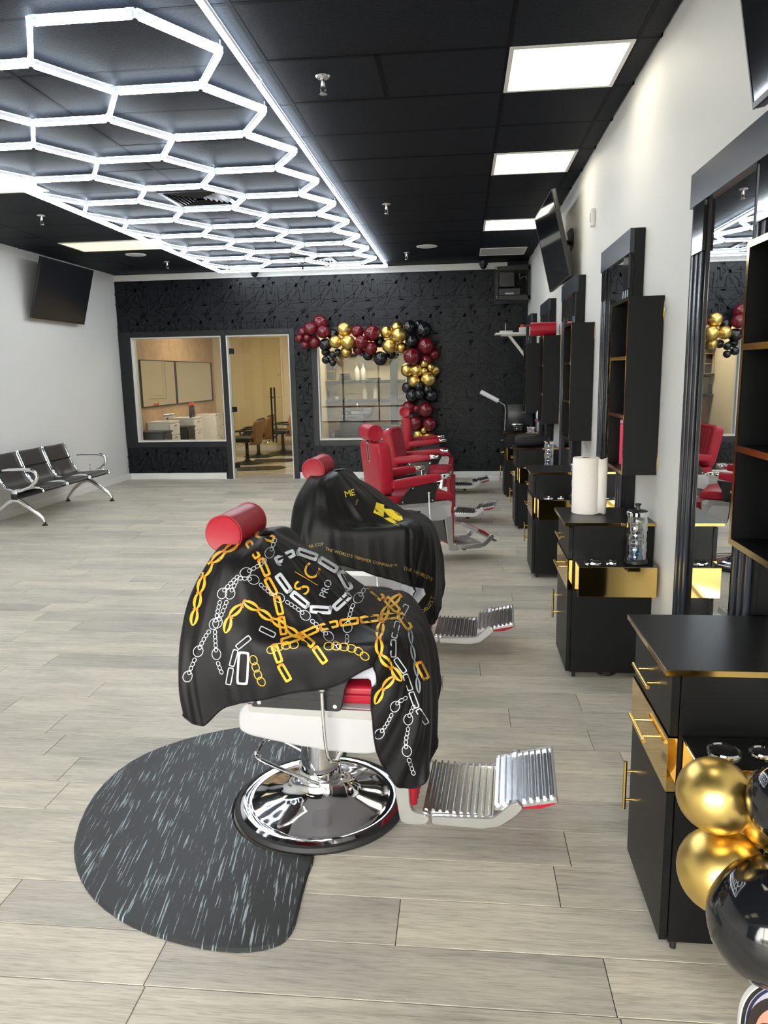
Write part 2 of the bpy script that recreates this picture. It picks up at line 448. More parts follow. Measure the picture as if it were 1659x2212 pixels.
BLOCK[0] = (XL, BLOCK[0][1], BLOCK[0][2], BLOCK[0][3])
zb = .10
for i in range(13):
    for k in range(6):
        x0, z0 = XL+i*PS, zb+k*PS; x1, z1 = min(x0+PS, XR), min(z0+PS, ZC-.1)
        if x1-x0 < .03 or z1-z0 < .03: continue
        cs = cells(x0, x1, z0, z1, BLOCK)
        if cs == [(x0, x1, z0, z1)] and x1-x0 > PS-.001 and z1-z0 > PS-.001: mes = [(full, x0, z0)]
        else:
            cs2 = []
            for c in cs: cs2.append((panel_mesh((c[0]-x0, c[1]-x0, c[2]-z0, c[3]-z0)), x0, z0))
            mes = cs2
        for me, px, pz in mes:
            if not me.materials: me.materials.append(MATS['black_paint'])
            o = bpy.data.objects.new('wall_panel', me); COL.objects.link(o); o.parent = wall_back; o.location = (px, YB, pz)
# casing and white reveals, panes
def opening(name, o_, sill, casing_left=CAS, casing_right=CAS):
    x0, x1, z0, z1 = o_
    w = bpy.data.objects.new(name, None); COL.objects.link(w); w['kind'] = 'structure'
    w.location = ((x0+x1)/2, YB, z0)
    def P(nm, mb, m):
        o = obj(nm, mb, m, w); o.matrix_parent_inverse = Matrix.Translation(-w.location); return o
    zc0 = z0-CAS if sill else 0
    P('casing', MB().box(x0-casing_left, x0, YB-.028, YB, zc0, z1+CAS, .003, 1), 'black_frame')
    if casing_right: P('casing', MB().box(x1, x1+casing_right, YB-.028, YB, zc0, z1+CAS, .003, 1), 'black_frame')
    P('casing', MB().box(x0, x1, YB-.028, YB, z1, z1+CAS, .003, 1), 'black_frame')
    if sill: P('casing', MB().box(x0, x1, YB-.028, YB, z0-CAS, z0, .003, 1), 'black_frame')
    P('jamb', MB().box(x0, x0+.02, YB-.005, YB+WT+.005, z0, z1), 'white_trim')
    P('jamb', MB().box(x1-.02, x1, YB-.005, YB+WT+.005, z0, z1), 'white_trim')
    P('head', MB().box(x0+.02, x1-.02, YB-.005, YB+WT+.005, z1-.02, z1), 'white_trim')
    if sill:
        P('sill', MB().box(x0+.02, x1-.02, YB-.005, YB+WT+.005, z0, z0+.022), 'white_trim')
        P('pane', MB().box(x0+.02, x1-.02, YB+.07, YB+.078, z0+.022, z1-.02), 'pane_glass')
    return w
opening('window_1', OPEN[0], True, .185, 0)
opening('window_2', OPEN[2], True)
d1 = opening('door_1', OPEN[1], False, .0745)
# strips under the ceiling and at the floor
struct('trim_1', MB().box(XL, XR-.3, YB-.02, YB, ZC-.098, ZC-.004, .004, 1), 'white_trim')
struct('baseboard_left', MB().box(XL, XL+.014, YF, YB, 0, .10, .004, 1), 'white_trim')
struct('baseboard_right', MB().box(XR-.014, XR, YF, YB, 0, .10, .004, 1), 'white_trim')
bbm = MB()
for a, b in ((XL+.02, -3.69), (-2.51, XR-.02)): bbm.box(a, b, YB-.018, YB, 0, .098, .004, 1)
struct('baseboard_back', bbm, 'white_trim')

# ---- ceiling: slab, lay-in tiles, tee grid
ceil = struct('ceiling', MB().box(XL-.1, XR+.1, YF-.1, YB+.1, ZC+.03, ZC+.12), 'dark_gap')
CX = [XR, .842, .232, -.987, -2.324, -3.425, -4.645, XL]
TY = .6096; CY0 = 4.0752-TY*12
tile_cache = {}
HOLES = []           # lights set into the grid: x0,x1,y0,y1
for n in (0, 3, 7, 10, -4): HOLES.append((.232, .842, 4.0752+n*TY, 4.0752+(n+1)*TY))
tr = random.Random(5)
for k in range(26):
    y0 = CY0+k*TY; y1 = min(y0+TY, YB)
    if y0 >= YB-.02 or y1 <= YF: continue
    for b, a in zip(CX, CX[1:]):
        if any(abs(h[0]-a) < .01 and abs(h[2]-y0) < .05 for h in HOLES): continue
        key = (round(b-a, 3), round(y1-y0, 3))
        if key not in tile_cache:
            w, h = key; tile_cache[key] = MB().box(-w/2+.010, w/2-.010, -h/2+.010, h/2-.010, 0, .014, .003, 1).mesh('ceiling_tile')
            tile_cache[key].materials.append(MATS['ceiling_tile'])
        o = bpy.data.objects.new('ceiling_tile', tile_cache[key]); COL.objects.link(o); o.parent = ceil
        o.location = ((a+b)/2, (y0+y1)/2, ZC+.001); o.rotation_euler = (tr.uniform(-.004, .004), tr.uniform(-.002, .002), 0)
for x in CX[1:-1]:
    obj('main_tee', MB().box(x-.012, x+.012, YF, YB, ZC, ZC+.03), 'grid_black', ceil)
for k in range(26):
    y0 = CY0+k*TY
    if YF < y0 < YB: obj('cross_tee', MB().box(XL, XR, y0-.012, y0+.012, ZC+.0005, ZC+.03), 'grid_black', ceil)
obj('cross_tee', MB().box(-.438, -.414, 4.0752, 4.0752+TY, ZC-.001, ZC+.03), 'grid_black', ceil)

# ---- storefront behind the camera
fw = MB(); fw.box(XL-.14, XR+.14, YF-.14, YF, 2.62, ZC+.1); fw.box(XL-.14, XL+.1, YF-.14, YF, 0, 2.62); fw.box(XR-.1, XR+.14, YF-.14, YF, 0, 2.62)
struct('wall_front', fw, 'white_wall')
sf = bpy.data.objects.new('window_3', None); COL.objects.link(sf); sf['kind'] = 'structure'
nb = 5; sw = (XR-XL-.2)/nb
for k in range(nb+1):
    x = XL+.1+k*sw; obj('mullion', MB().box(x-.025, x+.025, YF-.1, YF-.02, 0, 2.62), 'black_frame', sf)
for z in (.0, .5, 2.57): obj('rail', MB().box(XL+.1, XR-.1, YF-.095, YF-.025, z, z+.05), 'black_frame', sf)
for k in range(nb):
    x = XL+.1+k*sw
    obj('pane', MB().box(x+.025, x+sw-.025, YF-.064, YF-.058, .05, .5), 'pane_glass', sf)
    obj('pane', MB().box(x+.025, x+sw-.025, YF-.064, YF-.058, .55, 2.57), 'pane_glass', sf)
struct('ground_outside', MB().box(-30, 30, -45, YF-.14, -.3, -.05), 'asphalt')
struct('wall_outside', MB().box(-30, 30, -44, -43, 0, 5.5), 'facade')

# ================================================================== CEILING FIXTURES
def wpart(name, mb, m, parent, label=None):
    o = obj(name, mb, m, parent)
    if parent.type == 'EMPTY' and parent.parent is None: o.matrix_parent_inverse = parent.matrix_basis.inverted()
    if label: o['label'] = label
    return o
ZT = ZC-.055
hexl = thing('hexagon_light', 'glowing white honeycomb tube light framed by a long rectangle on the black ceiling', 'ceiling light', (-2.28, 7.1, ZC))
HS = .473; HH = HS*math.sqrt(3); CA = -1.607
cent = [(CA, 3.79+HH*k) for k in range(9)]+[(CA-1.5*HS, 3.79+HH/2+HH*k) for k in range(8)]+[(CA-3*HS, 3.79+HH*k) for k in range(9)]
verts, edges = {}, {}
for cx, cy in cent:
    pts = [(cx+HS*math.cos(R(60*k)), cy+HS*math.sin(R(60*k))) for k in range(6)]
    ks = [(round(p[0], 2), round(p[1], 2)) for p in pts]
    for k_, p in zip(ks, pts):
        kk = next((q for q in verts if abs(q[0]-k_[0]) < .03 and abs(q[1]-k_[1]) < .03), None)
        if kk is None: verts[k_] = p
    ks = [next(q for q in verts if abs(q[0]-k_[0]) < .03 and abs(q[1]-k_[1]) < .03) for k_ in ks]
    for k in range(6): edges[tuple(sorted((ks[k-1], ks[k])))] = 1
def tube_pair(L):
    return (MB().box(-L/2, L/2, -.0125, .0125, 0, .024, .003, 1).mesh('light_tube'), MB().box(-L/2, L/2, -.0115, .0115, -.011, 0, .004, 2).mesh('diffuser'), MB().box(-L/2+.004, L/2-.004, -.009, .009, .0242, .0275).mesh('added_uplight'))  # third mesh: hidden emitter added on top, lights the ceiling from out of sight
tube_meshes = {}
def add_tube(p, q, gap):
    p, q = Vector((*p, ZT)), Vector((*q, ZT)); d = q-p; L = round(d.length-2*gap, 3)
    if L not in tube_meshes:
        a, b, c = tube_pair(L); a.materials.append(MATS['tube_body']); b.materials.append(MATS['tube_glow']); c.materials.append(MATS['added_uplight_glow']); tube_meshes[L] = (a, b, c)
    a, b, c = tube_meshes[L]
    o = bpy.data.objects.new('light_tube', a); COL.objects.link(o); o.parent = hexl; o.matrix_parent_inverse = hexl.matrix_basis.inverted()
    o.location = (p+q)/2; o.rotation_euler = (0, 0, math.atan2(d.y, d.x))
    for nm_, me_ in (('diffuser', b), ('added_uplight', c)):
        g = bpy.data.objects.new(nm_, me_); COL.objects.link(g); g.parent = o
for a, b in edges: add_tube(verts[a], verts[b], .018)
def conn_mesh(angs):
    mb = MB()
    for a in angs: mb.box(0, .036, -.0145, .0145, -.004, .028, .002, 1, Matrix.Rotation(a, 4, 'Z'))
    return mb.mesh('connector')
cc = {}
for k_, p in verts.items():
    angs = []
    for a, b in edges:
        if a == k_ or b == k_:
            q = verts[b if a == k_ else a]; angs.append(round(math.degrees(math.atan2(q[1]-p[1], q[0]-p[0]))/60)*60 % 360)
    key = tuple(sorted(angs))
    if key not in cc: cc[key] = conn_mesh([R(a) for a in key]); cc[key].materials.append(MATS['cap_clear'])
    o = bpy.data.objects.new('connector', cc[key]); COL.objects.link(o); o.parent = hexl; o.matrix_parent_inverse = hexl.matrix_basis.inverted(); o.location = (p[0], p[1], ZT)
hang = MB().cyl((0, 0, .02), (0, 0, ZC-ZT), .004, 8).mesh('hanger'); hang.materials.append(MATS['cap_clear'])
for i, (k_, p) in enumerate(verts.items()):
    if i % 3 == 0:
        o = bpy.data.objects.new('hanger', hang); COL.objects.link(o); o.parent = hexl; o.matrix_parent_inverse = hexl.matrix_basis.inverted(); o.location = (p[0], p[1], ZT)
FX0, FX1, FY0, FY1 = -3.50, -1.06, 3.03, 11.12
nl = 7
for x in (FX0, FX1):
    for k in range(nl): add_tube((x, FY0+(FY1-FY0)*k/nl), (x, FY0+(FY1-FY0)*(k+1)/nl), .012)
for y in (FY0, FY1):
    for k in range(2): add_tube((FX0+(FX1-FX0)*k/2, y), (FX0+(FX1-FX0)*(k+1)/2, y), .012)
sc_ = MB().box(-.03, .03, -.0145, .0145, -.004, .028, .002, 1).mesh('connector'); sc_.materials.append(MATS['cap_clear'])
for x in (FX0, FX1):
    for k in range(nl+1):
        o = bpy.data.objects.new('connector', sc_); COL.objects.link(o); o.parent = hexl; o.matrix_parent_inverse = hexl.matrix_basis.inverted(); o.location = (x, FY0+(FY1-FY0)*k/nl, ZT); o.rotation_euler = (0, 0, R(90))

def troffer(x0, x1, y0, y1, label, glow, z=ZC, cat='ceiling light', name='panel_light', group=None):
    t = thing(name, label, cat, ((x0+x1)/2, (y0+y1)/2, z), 0, group)
    fr = MB(); w = .022
    for a, b, c, d in ((x0, x1, y0, y0+w), (x0, x1, y1-w, y1), (x0, x0+w, y0+w, y1-w), (x1-w, x1, y0+w, y1-w)): fr.box(a, b, c, d, z-.006, z+.02)
    wpart('frame', fr, 'white_trim', t)
    wpart('diffuser', MB().box(x0+w, x1-w, y0+w, y1-w, z-.001, z+.008), glow, t)
    return t
for n, lab, g in ((0, 'glowing square panel light nearest the camera beside the right wall', 'panel_glow'), (3, 'glowing square panel light above the second mirror, second from the camera', 'panel_glow'),
                  (7, 'glowing square panel light partly hidden behind the tilted television', 'panel_glow'), (10, 'unlit grey square ceiling panel near the equipment rack', 'panel_off'), (-4, 'glowing square panel light over the front of the shop', 'panel_glow')):
    troffer(.232+.004, .842-.004, 4.0752+n*TY+.004, 4.0752+(n+1)*TY-.004, lab, g)
troffer(-4.645, -3.43, 8.68, 9.30, 'long warm yellow ceiling light near the left television', 'panel_glow_warm', ZC-.002)
troffer(-4.645, -3.43, 5.74, 6.35, 'long warm yellow ceiling light cut off by the left picture edge', 'panel_glow_warm', ZC-.002)
for x in (-4.03, -2.28):
    troffer(x-.6, x+.6, -.8, -.2, 'warm ceiling light behind the camera over the '+('left' if x < -3 else 'middle')+' of the shop', 'panel_glow_warm', ZC-.002)

def vent(cx, cy, label):
    t = thing('ceiling_vent', label, 'air vent', (cx, cy, ZC)); h = .28
    wpart('frame', MB().box(cx-h, cx-h+.035, cy-h, cy+h, ZC-.02, ZC-.001).box(cx+h-.035, cx+h, cy-h, cy+h, ZC-.02, ZC-.001).box(cx-h+.035, cx+h-.035, cy-h, cy-h+.035, ZC-.02, ZC-.001).box(cx-h+.035, cx+h-.035, cy+h-.035, cy+h, ZC-.02, ZC-.001), 'black_frame', t)
    for k in range(6):
        a = .235-k*.037
        if a < .03: break
        lv = MB()
        for q in range(4):
            m = Matrix.Translation((cx, cy, ZC-.012)) @ Matrix.Rotation(q*math.pi/2, 4, 'Z')
            lv.box(-a, a, -.003, .003, -.012, .012, 0, 1, m @ Matrix.Translation((0, -a, 0)) @ Matrix.Rotation(R(40), 4, 'X'))
        wpart('louver', lv, 'black_frame', t)
    wpart('throat', MB().box(cx-.245, cx+.245, cy-.245, cy+.245, ZC-.0008, ZC+.0004), 'dark_gap', t)
vent(-2.29, 6.80, 'black louvered air vent showing through the honeycomb light near its middle')
vent(-2.0, 10.55, 'black louvered air vent at the far end of the honeycomb light')

def sprinkler(x, y, label):
    t = thing('sprinkler', label, 'sprinkler', (x, y, ZC), 0, 'ceiling sprinklers')
    m = Matrix.Translation((x, y, 0))
    wpart('escutcheon', MB().lathe([(.006, ZC-.012), (.034, ZC-.008), (.04, ZC)], 20, m), 'chrome_soft', t)
    wpart('body', MB().lathe([(.009, ZC-.05), (.012, ZC-.045), (.012, ZC-.012)], 12, m).tube([(x-.012, y, ZC-.045), (x-.014, y, ZC-.066), (x, y, ZC-.084)], .003, 6).tube([(x+.012, y, ZC-.045), (x+.014, y, ZC-.066), (x, y, ZC-.084)], .003, 6), 'brass' if False else 'chrome_soft', t)
    wpart('deflector', MB().lathe([(.004, ZC-.083), (.022, ZC-.086), (.022, ZC-.089), (.004, ZC-.09)], 16, m), 'chrome_soft', t)
for x, y, l in ((-.735, 4.3, 'chrome ceiling sprinkler closest to the camera, right of the honeycomb light'), (-.70, 7.4, 'chrome ceiling sprinkler midway back, right of the honeycomb light'),
                (-.72, 10.3, 'chrome ceiling sprinkler near the black wall, right of the honeycomb light'), (-4.02, 7.25, 'chrome ceiling sprinkler left of the honeycomb light, nearer the camera'),
                (-4.0, 10.35, 'chrome ceiling sprinkler left of the honeycomb light near the black wall')):
    sprinkler(x, y, l)
for x, y, l in ((-4.145, 9.67, 'round white ceiling speaker beside the left yellow light'), (-.434, 9.86, 'round white ceiling speaker right of the honeycomb light')):
    t = thing('ceiling_speaker', l, 'speaker', (x, y, ZC)); m = Matrix.Translation((x, y, 0))
    wpart('rim', MB().lathe([(.118, ZC-.008), (.128, ZC-.006), (.13, ZC), (.118, ZC)], 32, m), 'white_plastic', t)
    wpart('grille', MB().lathe([(0, ZC-.007), (.118, ZC-.005), (.118, ZC)], 32, m), 'panel_off', t)
for x, y, l in ((-3.05, 11.33, 'black dome security camera on the white strip above the left window'), (.31, 11.30, 'black dome security camera beside the equipment rack')):
    t = thing('dome_camera', l, 'camera', (x, y, ZC)); m = Matrix.Translation((x, y, 0))
    wpart('housing', MB().lathe([(.055, ZC-.06), (.062, ZC-.05), (.062, ZC)], 24, m), 'black_plastic', t)
    wpart('dome', MB().lathe([(0, ZC-.115), (.025, ZC-.108), (.043, ZC-.09), (.05, ZC-.06)], 24, m, False), 'black_gloss', t)

# ================================================================== TELEVISIONS
def television(name, label, nb, nt, fb, ft, depth=.035, screen='tv_screen', arm=None):
    """corners: near bottom, near top, far bottom, far top (outer screen face)"""
    nb, nt, fb, ft = map(Vector, (nb, nt, fb, ft))
    X = ((fb-nb)+(ft-nt)).normalized(); Z = ((nt-nb)+(ft-fb)); Z = (Z-X*Z.dot(X)).normalized(); N = X.cross(Z)
    c = (nb+nt+fb+ft)/4; w = ((fb-nb).length+(ft-nt).length)/4; h = ((nt-nb).length+(ft-fb).length)/4
    if N.x*(c.x-(XL+XR)/2) > 0: N = -N   # the face looks into the room
    X = Z.cross(N)
    M = Matrix(((X.x, N.x, Z.x, c.x), (X.y, N.y, Z.y, c.y), (X.z, N.z, Z.z, c.z), (0, 0, 0, 1)))
    t = thing(name, label, 'television', c)
    t.matrix_basis = M
    obj('body', MB().box(-w, w, -depth, -.003, -h, h, .005, 2).box(-w*.6, w*.6, -depth-.03, -depth, -h*.75, h*.3, .012, 2), 'black_plastic', t)
    obj('screen', MB().box(-w+.008, w-.008, -.004, .0, -h+.018, h-.008), screen, t)
    obj('bezel', MB().box(-w, w, -.004, .003, -h, -h+.018, .001, 1).box(-w, -w+.008, -.004, .002, -h+.018, h).box(w-.008, w, -.004, .002, -h+.018, h).box(-w+.008, w-.008, -.004, .002, h-.008, h), 'black_frame', t)
    if arm:
        wx = arm; back = M @ Vector((0, -depth-.03, 0))
        a = MB(); Mi = M.inverted()
        p0 = Mi @ back; p1 = Mi @ Vector((wx, back.y, back.z))
        obj('wall_arm', MB().tube([p0, (p0+p1)/2+Vector((.03, 0, .0)), p1], .02, 8), 'black_plastic', t)
        q = Matrix.Translation(p1)
        obj('wall_plate', MB().box(p1.x-.09, p1.x+.09, p1.y-.012, p1.y+.012, p1.z-.11, p1.z+.11), 'black_plastic', t)
    return t
television('wall_television', 'large dark television tilted on the white left wall', (-5.19, 8.95, 2.33), (-4.99, 8.90, 3.04), (-5.19, 10.24, 2.33), (-4.99, 10.19, 3.04), screen='tv_screen_matte', arm=XL)
television('wall_television', 'tilted black television sticking out from the right wall above the third mirror', (.872, 6.42, 2.31), (.70, 6.42, 3.00), (.83, 7.56, 2.32), (.69, 7.56, 2.98), arm=XR)
television('wall_television', 'black television at the top right picture corner above the nearest mirror', (.86, 1.39, 2.325), (.74, 1.39, 2.975), (.86, 2.505, 2.325), (.74, 2.505, 2.975), arm=XR)

# ================================================================== BARBER STATIONS ALONG THE RIGHT WALL
CABY = [1.88, 3.78, 5.73, 7.59, 9.59]
SHY = [1.87, 3.80, 5.71, 7.62, 9.60]
MIY = [2.335, 4.25, 6.18, 8.04, 10.04]
NTH = ['nearest', 'second', 'third', 'fourth', 'farthest']
OX = .745
def bar_handle(mb, p, q, stand, n=12):
    p, q = Vector(p), Vector(q); d = (q-p).normalized(); L = (q-p).length
    mb.cyl(p, q, .006, n)
    for f in (.2, .8):
        c = p+d*L*f; mb.cyl(c, c+Vector((stand, 0, 0)), .0042, 10)
    return mb
def make_cabinet():
    t = thing('station_cabinet', 'x', 'cabinet', (OX, 0, 0), 0, 'black station cabinets along the right wall')
    def P(nm, mb, m, par=None, lab=None):
        for v in mb.bm.verts: v.co.x -= OX
        o = obj(nm, mb, m, par or t)
        if lab: o['label'] = lab
        return o
    P('body', MB().box(.560, XR-.004, 0, .41, .03, .808, .0015, 1), 'black_lam')
    for (x, y) in ((.58, .02), (.58, .39), (.93, .02), (.93, .39)):
        P('foot', MB().cyl((x, y, 0), (x, y, .03), .009, 12), 'black_plastic')
    top = P('countertop', MB().box(.515, XR-.003, -.02, .43, .810, .826, .001, 1), 'black_lam_top')
    P('edge_band', MB().box(.5135, .515, -.0215, .4315, .8105, .8255).box(.515, XR-.003, -.0215, -.02, .8105, .8255), 'gold_trim', top, 'gold edge band')
    d1_ = P('drawer', MB().box(.537, .558, .003, .407, .634, .800, .001, 1), 'black_lam')
    P('handle', bar_handle(MB(), (.507, .125, .716), (.507, .295, .716), .03), 'brass', d1_, 'brass bar handle')
    d2_ = P('drawer', MB().box(.533, .558, .000, .410, .478, .630, .001, 1), 'gold_mirror', None, 'mirrored gold drawer front')
    P('handle', bar_handle(MB(), (.503, .125, .556), (.503, .295, .556), .03), 'brass', d2_)
    d3_ = P('door', MB().box(.537, .558, .003, .407, .034, .474, .001, 1), 'black_lam')
    P('handle', bar_handle(MB(), (.507, .345, .215), (.507, .345, .375), .03), 'brass', d3_)
    hb = P('tool_holder', MB().box(.565, .935, -.165, -.001, .487, .636, .0008, 1), 'gold_mirror', None, 'gold mirrored tool holder box')
    P('holder_top', MB().box(.567, .933, -.163, -.003, .6362, .6395), 'black_gloss', hb)
    for cx, r in ((.645, .036), (.735, .026)):
        m = Matrix.Translation((cx, -.085, 0))
        P('holder_ring', MB().lathe([(r-.004, .640), (r-.004, .645), (r, .648), (r+.005, .645), (r+.006, .640)], 28, m, False), 'chrome', hb)
        P('hole_shade_disc', MB().lathe([(0, .6402), (r-.003, .6402), (r-.003, .6425)], 24, m, False), 'dark_gap', hb)  # near-black disc above the solid top, painting the shade of an open hole
    return t
cab0 = make_cabinet()
CABL = ['black cabinet nearest the camera, with gold balloons in front of it', 'black cabinet with a paper towel roll standing on its top', 'third black cabinet from the camera, its top bare',
        'black cabinet carrying a soft black bag', 'black cabinet farthest from the camera, by the black wall']
for i, y in enumerate(CABY):
    c = cab0 if i == 0 else copy_tree(cab0)
    c.location = (OX, y, 0); c['label'] = CABL[i]

def make_mirror():
    t = thing('station_mirror', 'x', 'mirror', (XR, 0, .5), 0, 'black framed station mirrors')
    z0, z1 = .50, 2.305; W = .85; F = .88
    def P(nm, mb, m, par=None):
        for v in mb.bm.verts: v.co.x -= XR; v.co.z -= .5
        return obj(nm, mb, m, par or t)
    P('backing', MB().box(.905, XR-.001, 0, W, z0, z1, .0015, 1), 'black_lam')
    P('top_panel', MB().box(F, .904, 0, W, 2.18, z1, .001, 1), 'blue_black_gloss')
    for y0, y1 in ((0, .2), (W-.2, W)):
        st = P('stile', MB().box(F+.012, .904, y0, y1, z0, 2.18), 'black_lam')
        s = MB()
        for k in range(3):
            a = y0+.022+k*.055; s.box(F+.002, F+.013, a, a+.034, z0, 2.0, .004, 2)
        P('fluted_strip', s, 'blue_black_gloss', st)
        P('corner_block', MB().box(F-.002, F+.012, y0+.01, y1-.06, 2.0, 2.178, .001, 1), 'black_gloss', st)
        P('inner_edge', MB().box(F+.0105, F+.0122, (y1-.0025 if y0 == 0 else y0+.001), (y1-.001 if y0 == 0 else y0+.0025), z0, 2.178), 'black_gloss', st)
    P('mirror_glass', MB().box(.898, .9045, .2, W-.2, z0, 2.18), 'mirror')
    return t
mir0 = make_mirror()
for i, y in enumerate(MIY):
    c = mir0 if i == 0 else copy_tree(mir0)
    c.location = (XR, y, .5)
    c['label'] = ['tall black framed mirror nearest the camera, cut by the right picture edge', 'tall black framed mirror right behind the paper towel roll', 'third tall black framed mirror, below the tilted television',
                  'fourth tall black framed mirror, behind the red headrest roll', 'farthest tall black framed mirror, next to the white wall shelf'][i]

def make_shelf():
    t = thing('wall_shelf', 'x', 'shelf', (XR, 0, 1.06), 0, 'tall black wall shelves')
    F = .79; z0, z1 = 1.06, 1.918; W = .41; th = .018
    def P(nm, mb, m, par=None):
        for v in mb.bm.verts: v.co.x -= XR; v.co.z -= 1.06
        return obj(nm, mb, m, par or t)
    P('side_panel', MB().box(F+.002, XR-.002, 0, th, z0, z1), 'black_lam')
    P('side_panel', MB().box(F+.002, XR-.002, W-th, W, z0, z1), 'black_lam')
    P('top_board', MB().box(F+.002, XR-.002, th, W-th, z1-th, z1), 'black_lam')
    P('bottom_board', MB().box(F+.002, XR-.002, th, W-th, z0, z0+th), 'black_lam')
    P('back_board', MB().box(XR-.012, XR-.001, th, W-th, z0+th, z1-th), 'shelf_inside')
    for z in (1.336, 1.622):
        s = P('shelf_board', MB().box(F+.004, XR-.012, th, W-th, z, z+th), 'black_lam')
        P('edge_band', MB().box(F-.0005, F+.004, th, W-th, z, z+th), 'gold_trim', s)
    P('front_edging', MB().box(F, F+.002, 0, th, z0, z1).box(F, F+.002, W-th, W, z0, z1).box(F, F+.002, th, W-th, z1-th, z1).box(F, F+.002, th, W-th, z0, z0+th), 'gold_trim')
    for z in (1.87, 1.13):
        P('screw_cap', MB().cyl((XR-.012, .05, z), (XR-.017, .05, z), .009, 16).cyl((XR-.012, .36, z), (XR-.017, .36, z), .009, 16), 'chrome_soft')
    for z in (1.80, 1.075):
        P('gold_clip', MB().box(XR-.004, XR-.001, -.003, -.0002, z, z+.09).box(XR-.003, XR-.001, -.006, -.003, z+.02, z+.06), 'gold_trim')
    return t
sh0 = make_shelf()
for i, y in enumerate(SHY):
    c = sh0 if i == 0 else copy_tree(sh0)
    c.location = (XR, y, 1.06)
    c['label'] = ['tall open black wall shelf with gold edges at the right picture edge', 'tall black wall shelf holding a pink bottle', 'third tall black wall shelf from the camera, holding nothing bright',
                  'tall black wall shelf with a red headrest roll on top', 'farthest tall black wall shelf, beside the white wall shelf'][i]

# ---- things on the stations
def paper_towel():
    t = thing('paper_towel_roll', 'white paper towel roll standing on the second cabinet', 'paper towel', (.655, 4.045, .826))
    prof = [(.022, .002), (.066, 0), (.07, .004), (.07, .292), (.067, .297), (.022, .297)]
    obj('roll', MB().lathe(prof, 48, None, False), 'paper', t)
    obj('core', MB().lathe([(.021, .001), (.021, .296), (.0195, .296), (.0195, .001)], 24, None, False), 'card_core', t)
    P = [[(.070*math.cos(a)+k*.0, .070*math.sin(a), z) for z in (.003, .15, .295)] for k, a in ((0, R(-35)),)]
    rows = []
    for s in range(9):
        f = s/8; x = .055+.05*f; y = -.046+.02*f-.012*math.sin(f*3.1)
        rows.append([(x, y, z+.004*math.sin(f*6+z*9)) for z in (.003, .10, .2, .295)])
    m = MB().grid(rows); o = obj('loose_sheet', m, 'paper', t); sm = o.modifiers.new('thick', 'SOLIDIFY'); sm.thickness = .0015
paper_towel()
def jar(x, y, z, label):
    t = thing('disinfectant_jar', label, 'jar', (x, y, z), 0, 'glass disinfectant jars')
    obj('base', MB().lathe([(.052, 0), (.056, .004), (.055, .018), (.048, .022)], 28), 'black_plastic', t)
    prof = []
    for k in range(25):
        zz = .0225+.215*k/24; prof.append((.0475+.0016*math.sin(k*1.6), zz))
    gb = MB(); b = bmesh.new(); n = 36; rings = []
    for k, (r, zz) in enumerate(prof):
        rings.append([b.verts.new(((r+.0012*math.sin(6*(2*math.pi*q/n)+k*.55))*math.cos(2*math.pi*q/n), (r+.0012*math.sin(6*(2*math.pi*q/n)+k*.55))*math.sin(2*math.pi*q/n), zz)) for q in range(n)])
    for A, B in zip(rings, rings[1:]):
        for q in range(n): b.faces.new((A[q], A[(q+1) % n], B[(q+1) % n], B[q]))
    gb.merge(b); obj('glass', gb, 'jar_glass', t)
    obj('liquid', MB().lathe([(.042, .024), (.043, .026), (.043, .085), (0, .085)], 28), 'liquid', t)
    ins = MB()
    for k in range(4): ins.cyl((.026*math.cos(k*1.57), .026*math.sin(k*1.57), .03), (.026*math.cos(k*1.57), .026*math.sin(k*1.57), .235), .0022, 6)
    for k in range(9):
        zz = .05+k*.021; ins.box(-.03, .03, -.002, .002, zz, zz+.007, 0, 1, Matrix.Rotation(R(35 if k % 2 else -35), 4, 'Z'))
    obj('comb_rack', ins, 'chrome', t)
    lid = obj('lid', MB().lathe([(.05, .236), (.0515, .238), (.0515, .256), (.049, .259), (0, .262)], 32), 'chrome', t)
    obj('lid_top', MB().lathe([(.048, .2595), (.04, .264), (.012, .268), (.009, .285), (.014, .289), (.014, .296), (0, .297)], 24), 'black_plastic', lid)
for i, l in ((1, 'glass jar of combs and blue liquid on the gold holder near the paper towels'), (2, 'glass disinfectant jar mostly hidden behind the paper towel roll'), (3, 'glass disinfectant jar in front of the black bag'), (4, 'glass disinfectant jar farthest from the camera')):
    jar(.85, CABY[i]-.085, .6397, l)
# bag
def blob(cx, cy, cz, sx, sy, sz, e=3.2, seed=1, amp=.05, n=28, m=14):
    rr = random.Random(seed); ph = [rr.uniform(0, 6) for _ in range(6)]; rows = []
    for i in range(m+1):
        v = -math.pi/2+math.pi*i/m; row = []
        for j in range(n+1):
            u = 2*math.pi*j/n; s = lambda w: math.copysign(abs(w)**(2/e), w)
            k = 1+amp*(math.sin(3*u+ph[0])*math.cos(2*v+ph[1])+.6*math.sin(5*u+ph[2])*math.sin(3*v+ph[3]))
            row.append((cx+sx*s(math.cos(v))*s(math.cos(u))*k, cy+sy*s(math.cos(v))*s(math.sin(u))*k, cz+sz*s(math.sin(v))*k))
        rows.append(row)
    return MB().grid(rows)
bag = thing('toiletry_bag', 'soft black zipped bag lying on the fourth cabinet', 'bag', (.69, CABY[3]+.2, .827))
o = obj('body', blob(0, 0, .062, .155, .17, .062, 3.0, 4, .03), 'black_fabric', bag)
obj('zip', MB().tube([(-.13, -.155, .098), (-.04, -.165, .115), (.05, -.165, .12), (.13, -.15, .105)], .004, 6, smooth=4), 'black_plastic', bag)
